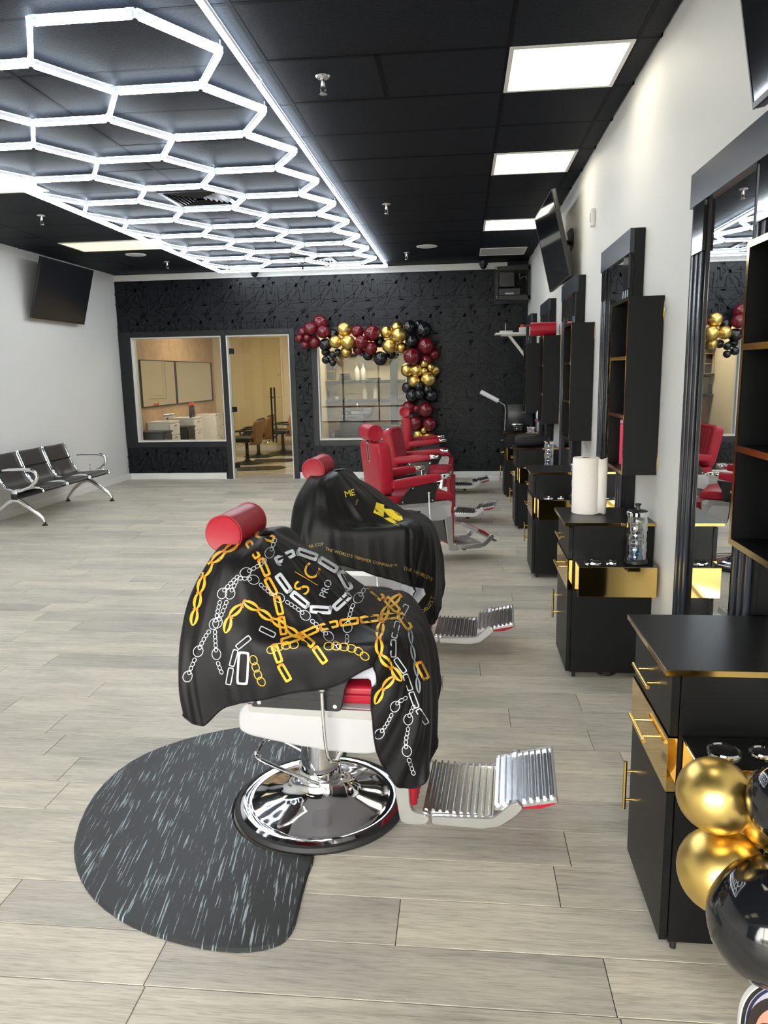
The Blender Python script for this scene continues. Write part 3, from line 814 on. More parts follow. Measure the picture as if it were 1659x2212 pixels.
# red headrest lying on the fourth shelf
def headrest_mesh(r=.066, L=.25):
    pr = [(0, -L/2+.004), (r*.86, -L/2+.002), (r*.95, -L/2), (r*.985, -L/2+.003), (r*.985, -L/2+.007), (r, -L/2+.012)]
    pr += [(r*1.004, -L*.2), (r*1.004, L*.2)]+[(a, -b) for a, b in pr[::-1]]
    return MB().lathe(pr, 40, Matrix.Rotation(R(90), 4, 'X'), False)
hr = obj('headrest_roll', headrest_mesh(), 'red_leather'); hr.location = (.80, SHY[3]+.12, 1.918+.0665); hr.rotation_euler = (0, 0, R(85))
tag(hr, 'loose red cylindrical headrest lying on top of a tall black shelf', 'headrest')
# pink bottle in the second shelf
pb = thing('pink_bottle', 'pink plastic bottle with pale cap inside the second wall shelf', 'bottle', (.865, SHY[1]+.30, 1.0785))
obj('body', MB().lathe([(.026, 0), (.03, .004), (.031, .20), (.029, .215), (.022, .217)], 24), 'pink', pb)
obj('cap', MB().lathe([(.0312, .2175), (.0312, .236), (.018, .240), (.016, .252), (0, .253)], 24), 'pink_cap', pb)
# station five: towel steamer cabinet, pot, lamp
y5 = CABY[4]
tc = thing('towel_cabinet', 'black box shaped towel warmer at the back of the farthest cabinet', 'appliance', (.78, y5+.31, .826))
obj('body', MB().box(-.20, .13, -.07, .1, 0, .34, .01, 2), 'black_plastic', tc)
obj('door', MB().box(-.19, .12, -.078, -.071, .02, .32, .006, 2), 'tv_screen_matte', tc)
obj('handle', MB().tube([(-.205, -.06, .05), (-.215, -.06, .07), (-.215, -.06, .26), (-.205, -.06, .28)], .006, 8), 'black_frame', tc)
pot = thing('wax_pot', 'small black pot with a shiny chrome rim on the farthest cabinet', 'pot', (.70, y5+.11, .826))
obj('bowl', MB().lathe([(.05, 0), (.066, .012), (.07, .07), (.062, .085)], 28), 'black_gloss', pot)
obj('lid', MB().lathe([(.076, .086), (.08, .09), (.074, .104), (.05, .116), (.012, .122), (0, .122)], 28), 'chrome_soft', pot)
obj('knob', MB().lathe([(.006, .122), (.006, .13), (.013, .134), (.012, .146), (0, .149)], 16), 'black_plastic', pot)
lp = at(1038, 846, y=y5+.2); lq = at(1076, 866, y=y5+.2); le = at(1090, 875, y=y5+.2)
lm = thing('white_lamp', 'white tubular lamp head angled over the farthest cabinet', 'lamp', (le.x+.005, y5+.2, .826))
wpart('head', MB().cyl(lp, lq, .028, 20).cyl(lq, lq+(lq-lp).normalized()*.012, .024, 20, .012), 'white_plastic', lm)
wpart('stem', MB().tube([lq, le, (le.x+.01, y5+.2, le.z-.06), (le.x+.005, y5+.2, .84)], .006, 8), 'chrome_soft', lm)
wpart('base', MB().lathe([(.035, .8265), (.035, .836), (.01, .842)], 20, Matrix.Translation((le.x+.005, y5+.2, 0))), 'black_plastic', lm)
# small white and purple item below the fifth shelf
pz = at(1163, 900, y=SHY[3]+.55)
wi = thing('clipper', 'small white item with a purple base beside the fourth shelf', 'hair clipper', (.90, SHY[4]-.35, 1.15)); 
# put it on a small ledge bracket of the fourth mirror
wi.location = (pz.x, SHY[3]+.55, pz.z-.035)
obj('body', blob(0, 0, .05, .022, .03, .05, 2.6, 3, .04, 16, 8), 'white_plastic', wi)
obj('base', MB().box(-.035, .03, -.035, .035, -.012, .004, .004, 2), 'purple', wi)
obj('bracket', MB().box(.03, max(.04, .879-pz.x), -.012, .012, -.01, .0, .001, 1), 'black_plastic', wi)
# cables below the second cabinet
cb = obj('power_cable', MB().tube([(.90, 3.93, .25), (.885, 3.90, .12), (.80, 3.82, .02), (.73, 3.80, .012), (.71, 3.87, .012), (.80, 3.93, .012), (.88, 3.88, .012)], .006, 8, smooth=6), 'cable')
tag(cb, 'black power cable looped on the floor under the second cabinet', 'cable')
# wall sensor
ws = thing('wall_sensor', 'small white sensor box high on the right wall', 'sensor', (XR, 5.86, 2.66))
obj('body', MB().box(-.03, 0, -.04, .04, -.06, .06, .008, 2), 'white_plastic', ws)
obj('lens', MB().box(-.033, -.029, -.02, .02, -.03, .03, .004, 2), 'panel_off', ws)
# equipment rack in the far right corner
rk = thing('equipment_rack', 'open black equipment rack with cables high in the far right corner', 'rack', (.70, 11.2, 2.54))
RX0, RX1, RY0, RY1, RZ0, RZ1 = .47, .945, 10.95, 11.42, 2.55, 3.03
for z in (RZ0, RZ1-.07):
    wpart('rail', MB().prism([(RX0, z+(.02 if z < 2.8 else 0)), (RX1, z), (RX1, z+.07), (RX0, z+(.07 if z < 2.8 else .05))], 'y', RY0, RY0+.012), 'black_frame', rk)
    wpart('rail', MB().box(RX0, RX1, RY1-.012, RY1, z, z+.07), 'black_frame', rk)
for x in (RX0, RX1-.03):
    wpart('post', MB().box(x, x+.03, RY0, RY0+.03, RZ0+.02, RZ1-.02), 'black_frame', rk)
    wpart('post', MB().box(x, x+.03, RY1-.03, RY1, RZ0+.02, RZ1-.02), 'black_frame', rk)
for x, z in ((RX0+.012, RZ0+.035), (RX0+.012, RZ0+.06), (RX0+.012, RZ1-.035), (RX0+.012, RZ1-.055)):
    wpart('bolt', MB().cyl((x, RY0-.004, z), (x, RY0, z), .007, 10), 'white_plastic', rk)
wpart('device', MB().box(RX0+.05, RX0+.26, RY0+.03, RY1-.05, RZ0+.19, RZ1-.09, .004, 1), 'tv_screen_matte', rk, 'dark recorder box')
wpart('device', MB().box(RX0+.04, RX0+.34, RY0+.02, RY1-.05, RZ0+.075, RZ0+.17, .004, 1), 'black_plastic', rk)
wpart('label_plate', MB().box(RX0+.13, RX0+.25, RY0+.018, RY0+.0199, RZ0+.09, RZ0+.11), 'paper_grey', rk)
crng = random.Random(11)
for k in range(9):
    x, z = crng.uniform(.72, .92), crng.uniform(2.65, 2.97); pts = [(x, RY0+.05+k*.03, z)]
    for s in range(4): pts.append((min(.94, max(.6, pts[-1][0]+crng.uniform(-.07, .06))), RY0+crng.uniform(.03, .3), pts[-1][2]+crng.uniform(-.1, .08)))
    wpart('cable', MB().tube(pts, .005, 6, smooth=5), 'cable_white' if k in (2,) else 'cable', rk)
wpart('cable', MB().tube([(.78, 11.0, 2.56), (.74, 11.02, 2.4), (.80, 11.05, 2.33), (.75, 11.1, 2.2), (.74, 11.05, 2.125)], .005, 6, smooth=6), 'cable', rk)
# white wall shelf with bracket
sh = thing('white_shelf', 'small white shelf on a diagonal bracket under the equipment rack', 'shelf', (XR, 11.0, 2.09))
wpart('board', MB().box(.47, XR, 10.86, 11.2, 2.09, 2.115, .003, 1), 'white_lam', sh)
for y in (10.93, 11.12):
    wpart('bracket', MB().tube([(.66, y, 2.088), (.935, y, 1.74)], .014, 8).box(.935, XR, y-.014, y+.014, 1.68, 2.09).box(.55, .935, y-.014, y+.014, 2.075, 2.09), 'white_lam', sh)
rt = thing('router', 'white router with an upright antenna on the white shelf', 'router', (.62, 10.98, 2.1155))
obj('body', MB().box(-.09, .09, -.06, .06, 0, .028, .005, 2), 'white_plastic', rt)
obj('antenna', MB().box(-.012, -.002, .02, .03, .028, .13), 'white_plastic', rt)
ab = tag(obj('adapter_box', MB().box(-.06, .06, -.05, .05, 0, .07, .004, 1).box(-.05, .05, -.055, -.05, .012, .03), 'white_plastic'), 'stack of white boxes at the wall end of the white shelf', 'box'); ab.location = (.86, 10.97, 2.1155)
ow = tag(obj('tape_holder', MB().box(-.03, .03, -.03, .03, 0, .04, .012, 3).cyl((0, -.031, .02), (0, -.034, .02), .008, 12), 'orange'), 'small orange holder on the white boxes of the shelf', 'holder'); ow.location = (.845, 10.965, 2.186)
ps = thing('power_adapter', 'white adapter block with black plug on the floor by the back wall', 'adapter', (.43, 11.1, 0))
obj('block', MB().box(-.06, .12, -.04, .04, .0, .085, .006, 2), 'white_plastic', ps)
obj('plug', MB().sphere((-.10, -.06, .06), .03, 14, 8).box(-.115, -.085, -.075, -.045, 0, .04, .006, 1), 'black_plastic', ps)

# ================================================================== BARBER CHAIRS
def rounded(poly, r, n=4):
    out = []; N = len(poly)
    for i in range(N):
        p0, p, p1 = Vector(poly[i-1]), Vector(poly[i]), Vector(poly[(i+1) % N])
        a, b = (p0-p), (p1-p); d = min(r, a.length*.45, b.length*.45)
        q0, q1 = p+a.normalized()*d, p+b.normalized()*d
        for k in range(n+1):
            t = k/n; out.append(tuple((1-t)**2*q0+2*t*(1-t)*p+t*t*q1))
    return out
def loft(secs, n=24, e=4, m=None):
    """sections (x, yc, zc, hw, hh): superellipse rings along x, capped"""
    b = bmesh.new(); rings = []
    for (x, yc, zc, hw, hh) in secs:
        s = lambda w: math.copysign(abs(w)**(2/e), w)
        rings.append([b.verts.new((x, yc+hw*s(math.cos(2*math.pi*k/n)), zc+hh*s(math.sin(2*math.pi*k/n)))) for k in range(n)])
    for A, B in zip(rings, rings[1:]):
        for k in range(n): b.faces.new((A[k], A[(k+1) % n], B[(k+1) % n], B[k]))
    b.faces.new(rings[0]); b.faces.new(rings[-1])
    mb = MB(); mb.merge(b, m); return mb
def scallop(y0, y1, n, depth, back, z0, z1):
    pts = []
    for k in range(n):
        a = y0+(y1-y0)*k/n; w = (y1-y0)/n
        for s in range(6):
            t = s/5; pts.append((depth*math.sin(math.pi*t)**.5 if 0 < t < 1 else 0, a+w*t))
    pts = [(p[0], p[1]) for p in pts]+[(-back, y1), (-back, y0)]
    return MB().prism(pts, 'z', z0, z1)
def corrugated(x0, z0, x1, z1, n, amp, th, hw):
    d = Vector((x1-x0, z1-z0)); L = d.length; d /= L; nn = Vector((-d.y, d.x)); top = []
    for k in range(n):
        for f, h in ((0, 0), (.22, 0), (.36, 1), (.62, 1), (.78, 0)):
            p = Vector((x0, z0))+d*(L*(k+f)/n)+nn*(amp*h); top.append((p.x, p.y))
    top.append((x1, z1))
    q1 = Vector((x1, z1))-nn*th; q0 = Vector((x0, z0))-nn*th
    return MB().prism(top+[tuple(q1), tuple(q0)], 'y', -hw, hw)
def barber_chair(label, loc, yaw, recline=8, raise_=0, headrest=True, fold=False, footplate='rib_alu', head_tilt=0, bh=.425):
    t = thing('barber_chair', label, 'barber chair', (*loc, 0), R(yaw), 'red barber chairs facing the mirrors')
    U = Matrix.Translation((0, 0, raise_))
    FD = Matrix.Translation((0, 0, -.010))
    def P(nm, mb, m, par=None, up=True, lab=None):
        if nm in ('leg_frame', 'foot_plate', 'foot_frame', 'toe_plate', 'toe_rim', 'toe_pad'): bmesh.ops.transform(mb.bm, matrix=FD, verts=list(mb.bm.verts))
        if up and raise_: bmesh.ops.transform(mb.bm, matrix=U, verts=list(mb.bm.verts))
        o = obj(nm, mb, m, par or t)
        if lab: o['label'] = lab
        return o
    # base
    base = P('base', MB().lathe([(.300, .012), (.300, .026), (.285, .034), (.262, .030), (.25, .034), (.205, .046), (.15, .060), (.11, .076), (.092, .098), (.088, .115), (.075, .12), (0, .12)], 64), 'chrome', up=False)
    P('rubber_ring', MB().lathe([(.296, .002), (.314, .004), (.318, .014), (.312, .027), (.300, .030), (.298, .012)], 64, None, False), 'rubber', base, up=False)
    col_ = P('column', MB().lathe([(.076, .112), (.078, .118), (.078, .165), (.072, .17), (.068, .172), (.068, .365+raise_), (0, .365+raise_)], 40), 'chrome', up=False)
    P('collar', MB().lathe([(.0785, .113), (.084, .116), (.084, .126), (.0785, .13)], 40, None, False), 'chrome_soft', col_, up=False)
    # pump pedal
    ped = P('pump_pedal', MB().tube([(.035, -.085, .125), (-.03, -.10, .155), (-.17, -.115, .218), (-.205, -.105, .236), (-.212, -.06, .242), (-.205, .0, .242), (-.16, .03, .232), (-.03, .03, .17)], .0075, 10, smooth=5), 'chrome', up=False)
    P('pedal_joint', MB().box(.02, .06, -.098, -.072, .10, .14, .005, 2).cyl((.04, -.105, .118), (.04, -.07, .118), .009, 12), 'chrome_soft', ped, up=False)
    # white shell
    side = rounded([(-.185, .508), (-.208, .47), (-.208, .404), (-.165, .386), (0, .361), (.12, .349), (.24, .347), (.305, .372), (.318, .508)], .03)
    body = P('body_shell', MB().prism(side, 'y', -.255, .255, .012, 3), 'chair_white')
    for s in (-1, 1):
        P('trim_strip', MB().prism([(-.165, .478), (.262, .474), (.264, .506), (-.168, .506)], 'y', s*.2555, s*.2605), 'chrome_band', body, lab='polished chrome strip')
        P('trim_strip', MB().prism([(.238, .474), (.300, .474), (.316, .506), (.316, .47), (.307, .385), (.292, .372)], 'y', s*.2552, s*.258), 'chrome_soft', body)
    # seat
    seat = P('seat', MB().prism(rounded([(-.235, .512), (-.25, .545), (-.235, .575), (.0, .572), (.26, .580), (.335, .565), (.345, .515)], .03), 'y', -.238, .238, .02, 3), 'red_leather')
    P('piping', MB().tube([(-.24, -.236, .545), (0, -.2405, .543), (.25, -.2405, .548), (.335, -.236, .54)], .006, 6, smooth=3).tube([(-.24, .236, .545), (0, .2405, .543), (.25, .2405, .548), (.335, .236, .54)], .006, 6, smooth=3), 'red_leather_dark', seat)
    # side plates and arms
    for s in (-1, 1):
        a0, a1 = s*.262, s*.284
        pl_ = P('side_plate', MB().prism(rounded([(-.150, .508), (.155, .508), (.175, .60), (.215, .672), (-.03, .655), (-.085, .600)], .012, 2), 'y', a0, a1, .003, 1), 'black_plastic')
        P('slot', MB().box(-.07, .02, s*.2842, s*.2852, .541, .5445).box(-.055, .02, s*.2842, s*.2852, .560, .5635).box(.055, .13, s*.2842, s*.2852, .541, .5445).box(.06, .13, s*.2842, s*.2852, .560, .5635).box(.07, .135, s*.2842, s*.2852, .579, .5825), 'rubber', pl_)
        P('bolt', MB().cyl((-.118, s*.284, .527), (-.118, s*.287, .527), .007, 12).cyl((.137, s*.284, .527), (.137, s*.287, .527), .007, 12).cyl((-.03, s*.284, .635), (-.03, s*.287, .635), .006, 12).cyl((.185, s*.284, .65), (.185, s*.287, .65), .006, 12), 'chrome', pl_)
        yc = s*.288
        arm = P('armrest', loft([(-.205, yc, .672, .026, .022), (-.195, yc, .674, .036, .032), (-.15, yc, .678, .040, .036), (-.02, yc, .690, .041, .038), (.10, yc, .703, .041, .035), (.19, yc, .712, .040, .028), (.20, yc, .713, .036, .022)]), 'red_leather')
        P('arm_cap', loft([(.193, yc, .716, .037, .0225), (.205, yc, .717, .039, .024), (.275, yc, .722, .036, .019), (.282, yc, .722, .033, .016)], 20, 6), 'chrome', arm, lab='chrome armrest tip')
    # backrest, reclined about its foot
    RB = Matrix.Translation((-.155, 0, .585)) @ Matrix.Rotation(R(-recline), 4, 'Y')
    def B(nm, mb, m, par=None, lab=None):
        bmesh.ops.transform(mb.bm, matrix=RB, verts=list(mb.bm.verts)); return P(nm, mb, m, par, True, lab)
    outl = rounded([(-.235, 0), (.235, 0), (.25, .20), (.245, bh), (-.245, bh), (-.25, .20)], .075, 6)
    back = B('backrest', MB().prism(outl, 'x', -.115, 0, .028, 4), 'red_leather')
    B('back_panel', scallop(-.175, .175, 8, .010, .004, .03, .38), 'red_leather_dark', back)
    B('back_seam', MB().tube([(-.03, y, z) for y, z in rounded([(-.236, .002), (.236, .002), (.251, .20), (.246, bh+.001), (-.246, bh+.001), (-.251, .20)], .075, 6)], .0035, 6, True), 'red_leather_dark', back)
    B('headrest_bracket', MB().box(-.1195, -.113, -.020, .020, bh-.165, bh-.003, .002, 1).box(-.124, -.1195, -.007, .007, bh-.155, bh-.015).box(-.118, -.075, -.022, .022, bh-.007, bh+.003, .002, 1), 'chrome', back, 'chrome headrest bracket')
    B('back_hinge', MB().box(-.09, -.02, -.19, .19, -.05, .005, .006, 1), 'black_plastic', back)
    if headrest:
        hm = headrest_mesh(.064, .265); M_ = Matrix.Translation((-.075, 0, bh+.071)) @ Matrix.Rotation(R(head_tilt), 4, 'Z')
        bmesh.ops.transform(hm.bm, matrix=M_, verts=list(hm.bm.verts)); h = B('headrest', hm, 'red_leather')
        sm_ = MB()
        for s in (-1, 1): sm_.tube([(-.075+.0645*math.cos(k*math.pi/20), s*.1265, bh+.071+.0645*math.sin(k*math.pi/20)) for k in range(40)], .0022, 6, True)
        B('headrest_seam', sm_, 'red_leather_dark', h)
        B('headrest_post', MB().box(-.095, -.085, -.012, .012, bh-.015, bh+.045), 'chrome', h)
    # height lever with ball
    lev = P('recline_lever', MB().tube([(.10, -.302, .585), (.102, -.303, .50), (.108, -.304, .40), (.118, -.302, .352), (.135, -.285, .338), (.145, -.24, .352)], .0065, 10, smooth=4), 'chrome')
    P('ball_knob', MB().sphere((.10, -.302, .592), .0135, 18, 10), 'chrome', lev)
    # leg rest
    for s in (-1, 1):
        P('leg_frame', MB().prism(rounded([(.282, .40), (.325, .085), (.352, .074), (.405, .076), (.428, .092), (.428, .112), (.408, .120), (.372, .124), (.362, .15), (.352, .40)], .012, 3), 'y', s*.168, s*.186, .003, 1), 'alu', lab='brushed aluminium side bar')
        P('bolt', MB().cyl((.413, s*.186, .098), (.413, s*.189, .098), .0065, 12), 'chrome')
    lr = scallop(-.164, .164, 10, .010, .055, .125, .475)
    for v in lr.bm.verts:
        k = (v.co.z-.125)/.35; v.co.x += .372+.022*math.sin(k*2.6)-.045*max(0, k-.75)
    leg = P('leg_rest', lr, 'red_leather')
    P('leg_backing', MB().prism([(.27, .40), (.318, .13), (.325, .13), (.33, .40)], 'y', -.16, .16), 'black_plastic', leg)
    # foot plates
    fp = P('foot_plate', corrugated(.402, .120, .640, .113, 10, .010, .014, .165), footplate)
    for s in (-1, 1):
        P('foot_frame', MB().prism(rounded([(.432, .112), (.432, .080), (.60, .078), (.66, .090), (.715, .135), (.742, .168), (.722, .190), (.700, .182), (.640, .122)], .012, 3), 'y', s*.1655, s*.183, .003, 1), 'alu', fp)
        P('bolt', MB().cyl((.722, s*.183, .168), (.722, s*.186, .168), .0065, 12), 'chrome_soft', fp)
    P('stopper', MB().lathe([(.020, .022), (.022, .028), (.012, .036), (.009, .098)], 18, Matrix.Translation((.54, 0, 0))), 'rubber', fp)
    TF = Matrix.Translation((.712, 0, .162)) @ Matrix.Rotation(R(-13 if not fold else -150), 4, 'Y')
    def T(nm, mb, m, par=None):
        bmesh.ops.transform(mb.bm, matrix=TF, verts=list(mb.bm.verts)); return P(nm, mb, m, par)
    toe = T('toe_plate', corrugated(-.068, .010, .135, .010, 9, .010, .012, .160), footplate)
    T('toe_rim', MB().prism(rounded([(-.068, .0), (.138, .0), (.138, .022), (.132, .022), (.132, .010), (-.068, .010)], .002, 1), 'y', -.176, -.1602).prism([(-.068, 0), (.138, 0), (.138, .018), (-.068, .010)], 'y', .1602, .176).box(.135, .142, -.17, .17, -.012, .020, .002, 1), 'alu', toe)
    pad = [(-.02, -.002), (.02, -.014), (.08, -.022), (.128, -.014), (.14, -.004), (.138, -.0015)]
    T('toe_pad', MB().prism(pad, 'y', -.165, .165, .002, 1), 'red_leather', toe)
    return t
CH = [((-.523, 2.53), -4), ((-.55, 4.27), -3), ((-.476, 6.17), 24), ((-.47, 8.12), -9), ((-.50, 9.95), 4)]
barber_chair('red and white barber chair nearest the camera under a chain patterned cape', *CH[0], recline=5, bh=.405)
barber_chair('red and white barber chair under a plain black cape with gold lettering', *CH[1], recline=6, bh=.405)
barber_chair('red barber chair turned to show its back, toe plate folded up', *CH[2], recline=6, raise_=.045, fold=True)
barber_chair('red barber chair without a headrest, right behind the turned chair', *CH[3], recline=12, raise_=.005, headrest=False)
barber_chair('red barber chair farthest from the camera beside the balloon column', *CH[4], recline=2, raise_=.01)

# ---- streaked floor mat, a disc with a straight front edge
mo = thing('floor_mat', 'dark grey half round floor mat with pale streaks under the nearest chair', 'floor mat', (-.62, 2.5, 0))
outer = [at(px, py, z=.008) for px, py in ((580, 1565), (520, 1570), (440, 1585), (350, 1612), (280, 1645), (225, 1690), (185, 1745), (163, 1805), (160, 1850), (175, 1900), (205, 1942), (255, 1982), (320, 2014), (400, 2038), (480, 2052), (540, 2053), (590, 2043), (618, 2028), (638, 1995))]
BX, BY, BR = -.523, 2.53, .322
outline = [Vector((BX+BR*math.cos(R(a)), BY+BR*math.sin(R(a)), 0)) for a in range(276, 80, -12)]
outline += [Vector((-.49, 2.95, 0)), Vector((-.50, 3.10, 0)), Vector((-.56, 3.16, 0)), Vector((-.68, 3.19, 0))]
outline += outer+[Vector((-.488, 2.02, 0)), Vector((-.49, 2.12, 0))]
pts = catmull([Vector((p.x+.62, p.y-2.5, 0)) for p in outline], 2, True)
mb = MB(); b = bmesh.new()
ctr = sum(pts, Vector())/len(pts)
def inset(i):
    t = (pts[(i+1) % len(pts)]-pts[i-1]).normalized(); return pts[i]+Vector((t.y, -t.x, 0))*(-.008 if AREA > 0 else .008)
AREA = sum(pts[k-1].x*pts[k].y-pts[k].x*pts[k-1].y for k in range(len(pts)))
top = [b.verts.new((inset(i).x, inset(i).y, .010)) for i in range(len(pts))]; mid = [b.verts.new((p.x, p.y, .004)) for p in pts]; low = [b.verts.new((p.x, p.y, .0005)) for p in pts]
b.faces.new(top)
for A, B_ in ((mid, top), (low, mid)):
    for k in range(len(pts)): b.faces.new((A[k-1], A[k], B_[k], B_[k-1]))
mb.merge(b); obj('pad', mb, 'mat_streak', mo)
m2_ = thing('floor_mat', 'dark streaked floor mat barely showing behind the turned red chair', 'floor mat', (-.80, 9.95, 0))
obj('pad', MB().prism([(.62*math.cos(R(a)), .60*math.sin(R(a))) for a in range(60, 301, 12)], 'z', .0005, .008, .002, 1), 'mat_streak', m2_)

# ================================================================== CAPES
def vnoise(x, y, s=0):
    def h(i, j): return (math.sin(i*127.1+j*311.7+s*74.7)*43758.5453) % 1.0
    i, j = math.floor(x), math.floor(y); fx, fy = x-i, y-j; fx = fx*fx*(3-2*fx); fy = fy*fy*(3-2*fy)
    return (h(i, j)*(1-fx)+h(i+1, j)*fx)*(1-fy)+(h(i, j+1)*(1-fx)+h(i+1, j+1)*fx)*fy
def cape(label, chair, radials, m, seed, wr=1.0, su=10, sv=8):
    (cx, cy), yaw = chair
    M = Matrix.Translation((cx, cy, 0)) @ Matrix.Rotation(R(yaw), 4, 'Z')
    cxn = sum(r[0][0] for r in radials)/len(radials)
    fixed = []
    for r in radials:
        r = [Vector(p) for p in r]; r[0] = Vector((cxn+(r[0].x-cxn)*.55, r[0].y*.35, r[0].z+.012))
        a = r[1]; sh = r[1].lerp(r[0], .42); sh.z = max(a.z, r[0].z)-.012 if a.x < -.05 else sh.z+.012
        fixed.append([r[0], sh, a+Vector((0, 0, .02))]+r[2:])
    rad = [catmull(r, sv) for r in fixed]          # along each radial
    K = len(rad[0]); N = len(rad)
    cols = [catmull([rad[i][k] for i in range(N)], su, True) for k in range(K)]
    U = len(cols[0]); P = [[cols[k][i] for k in range(K)] for i in range(U)]
    # folds running down the cloth plus slack crumples
    Q = []
    for i in range(U):
        row = []
        for k in range(K):
            p = P[i][k]; du = P[(i+1) % U][k]-P[i-1][k]; dv = P[i][min(k+1, K-1)]-P[i][max(k-1, 0)]
            n = du.cross(dv)
            n = n.normalized() if n.length > 1e-9 else Vector((0, 0, 1))
            f = k/(K-1); u = i/U*N
            d = wr*(.030*f**1.6*(vnoise(u*2.6, f*1.1, seed)-.35)+.010*f*(vnoise(u*5.1, f*2.2, seed+3)-.4)+.005*min(1, f*3)*(vnoise(u*3+f*4, f*9-u, seed+5)-.4))
            row.append(p-n*d if False else p+n*d)
        Q.append(row)
    return M, Q
def cape_build(name, label, M, Q, m, lining, hem_m):
    W_ = [[M @ p for p in row] for row in Q]
    cen = M @ Vector((0, 0, .6))
    # orient outward
    a = (W_[1][8]-W_[0][8]).cross(W_[0][9]-W_[0][8])
    o = obj(name, MB().grid(W_, True), m, None, 180)
    tag(o, label, 'cape', 'cutting capes')
    me = o.data; me.update()
    bm = bmesh.new(); bm.from_mesh(me); bm.faces.ensure_lookup_table()
    s = sum((f.normal.dot(f.calc_center_median()-cen)) for f in bm.faces)
    if s < 0: bmesh.ops.reverse_faces(bm, faces=list(bm.faces))
    bm.normal_update(); bm.to_mesh(me)
    bvh = BVHTree.FromBMesh(bm)
    # lining a little inside
    l = bmesh.new(); l.from_mesh(me); l.normal_update()
    for v in l.verts: v.co -= v.normal*.003
    bmesh.ops.reverse_faces(l, faces=list(l.faces)); lm_ = bpy.data.meshes.new('lining'); l.to_mesh(lm_); l.free()
    for p in lm_.polygons: p.use_smooth = True
    obj('lining', lm_, lining, o)
    obj('hem', MB().tube([W_[i][-1] for i in range(len(W_))], .0035, 6, True), hem_m, o)
    bm.free()
    return o, bvh
class Print:
    """flat print laid on a cloth: outlines given in photo pixels are dropped onto the cloth surface"""
    def __init__(self, bvh, lift=.0018): self.bvh = bvh; self.bm = bmesh.new(); self.lift = lift
    def hit(self, px, py):
        d = ray(px, py).normalized(); loc, n, i, t = self.bvh.ray_cast(CPOS, d)
        if loc is None: return None
        if n.dot(d) > 0: n = -n
        return loc+n*self.lift
    def strip(self, A, B, closed=True):
        V = []
        for a, b in zip(A, B):
            p, q = self.hit(*a), self.hit(*b)
            V.append((self.bm.verts.new(p), self.bm.verts.new(q)) if p is not None and q is not None and (p-q).length < .10 else None)
        n = len(V)
        for k in range(n if closed else n-1):
            a, b = V[k], V[(k+1) % n]
            if a and b and (a[0].co-b[0].co).length < .13: self.bm.faces.new((a[0], b[0], b[1], a[1]))
    def ring(self, c, ax, ay, ang, w, n=22, kind='oval'):
        ca, sa = math.cos(ang), math.sin(ang); A, B = [], []
        for k in range(n):
            t = 2*math.pi*k/n; e = {'oval': 1.0, 'rect': .28, 'leaf': 1.0}[kind]
            x = math.copysign(abs(math.cos(t))**e, math.cos(t)); y = math.copysign(abs(math.sin(t))**e, math.sin(t))
            if kind == 'leaf': y *= abs(math.sin(t))**.35
            for L, s in ((A, 1), (B, 0)):
                if kind == 'leaf': rx, ry = (ax, ay) if s else (ax*.86, ay*.34)
                else: rx, ry = (ax, ay) if s else (ax-w, max(ay-w, ay*.2))
                px, py = rx*x, ry*y; L.append((c[0]+ca*px-sa*py, c[1]+sa*px+ca*py))
        self.strip(A, B)
    def poly(self, pts, step=6):
        """fan of small quads between consecutive outline points and the middle"""
        c = (sum(p[0] for p in pts)/len(pts), sum(p[1] for p in pts)/len(pts)); dense = []
        for i in range(len(pts)):
            p, q = pts[i-1], pts[i]; n = max(1, int(math.hypot(q[0]-p[0], q[1]-p[1])/step))
            dense += [(p[0]+(q[0]-p[0])*k/n, p[1]+(q[1]-p[1])*k/n) for k in range(n)]
        prev = dense
        for f in (.66, .33, .02):
            cur = [(c[0]+(p[0]-c[0])*f, c[1]+(p[1]-c[1])*f) for p in dense]; self.strip(prev, cur); prev = cur
    def done(self, name, m, parent):
        if not len(self.bm.faces): self.bm.free(); return None
        me = bpy.data.meshes.new(name); self.bm.to_mesh(me); self.bm.free(); o = obj(name, me, m, parent); o['kind'] = 'stuff'; return o
def polyline(pts, k=8):
    v = catmull([Vector((p[0], p[1], 0)) for p in pts], k); s = [0]
    for a, b in zip(v, v[1:]): s.append(s[-1]+(b-a).length)
    def f(d):
        d = max(0, min(s[-1]-1e-6, d)); i = max(j for j in range(len(s)) if s[j] <= d); i = min(i, len(v)-2)
        t = (d-s[i])/max(1e-9, s[i+1]-s[i]); p = v[i].lerp(v[i+1], t); q = v[min(i+1, len(v)-1)]-v[i]
        return (p.x, p.y), math.atan2(q.y, q.x)
    return f, s[-1]
def chain(bvh, parent, pts, kind, L, Wd, w, name, m, gap=.0, m2=None):
    """links of length L and width Wd along a pixel path"""
    f, T = polyline(pts); P1 = Print(bvh); P2 = Print(bvh, .0024); d = 0
    while d+L < T+L*.3:
        c, a = f(d+L/2)
        if kind == 'rings':
            big = int(d/L) % 7 == 3
            P1.ring(c, L*.62 if not big else L*1.35, Wd if not big else Wd*2.3, a, w, 18 if big else 12); d += L*(1 if not big else 2.2)
        else:
            P1.ring(c, L*.5, Wd*.5, a, w, 26, kind)
            if m2:
                c2, a2 = f(d+L*.04); P2.ring(c2, L*.07, Wd*.36, a2, Wd*.3, 10)
            d += L*(1-gap)
    P1.done(name, m, parent)
    if m2: P2.done(name, m2, parent)
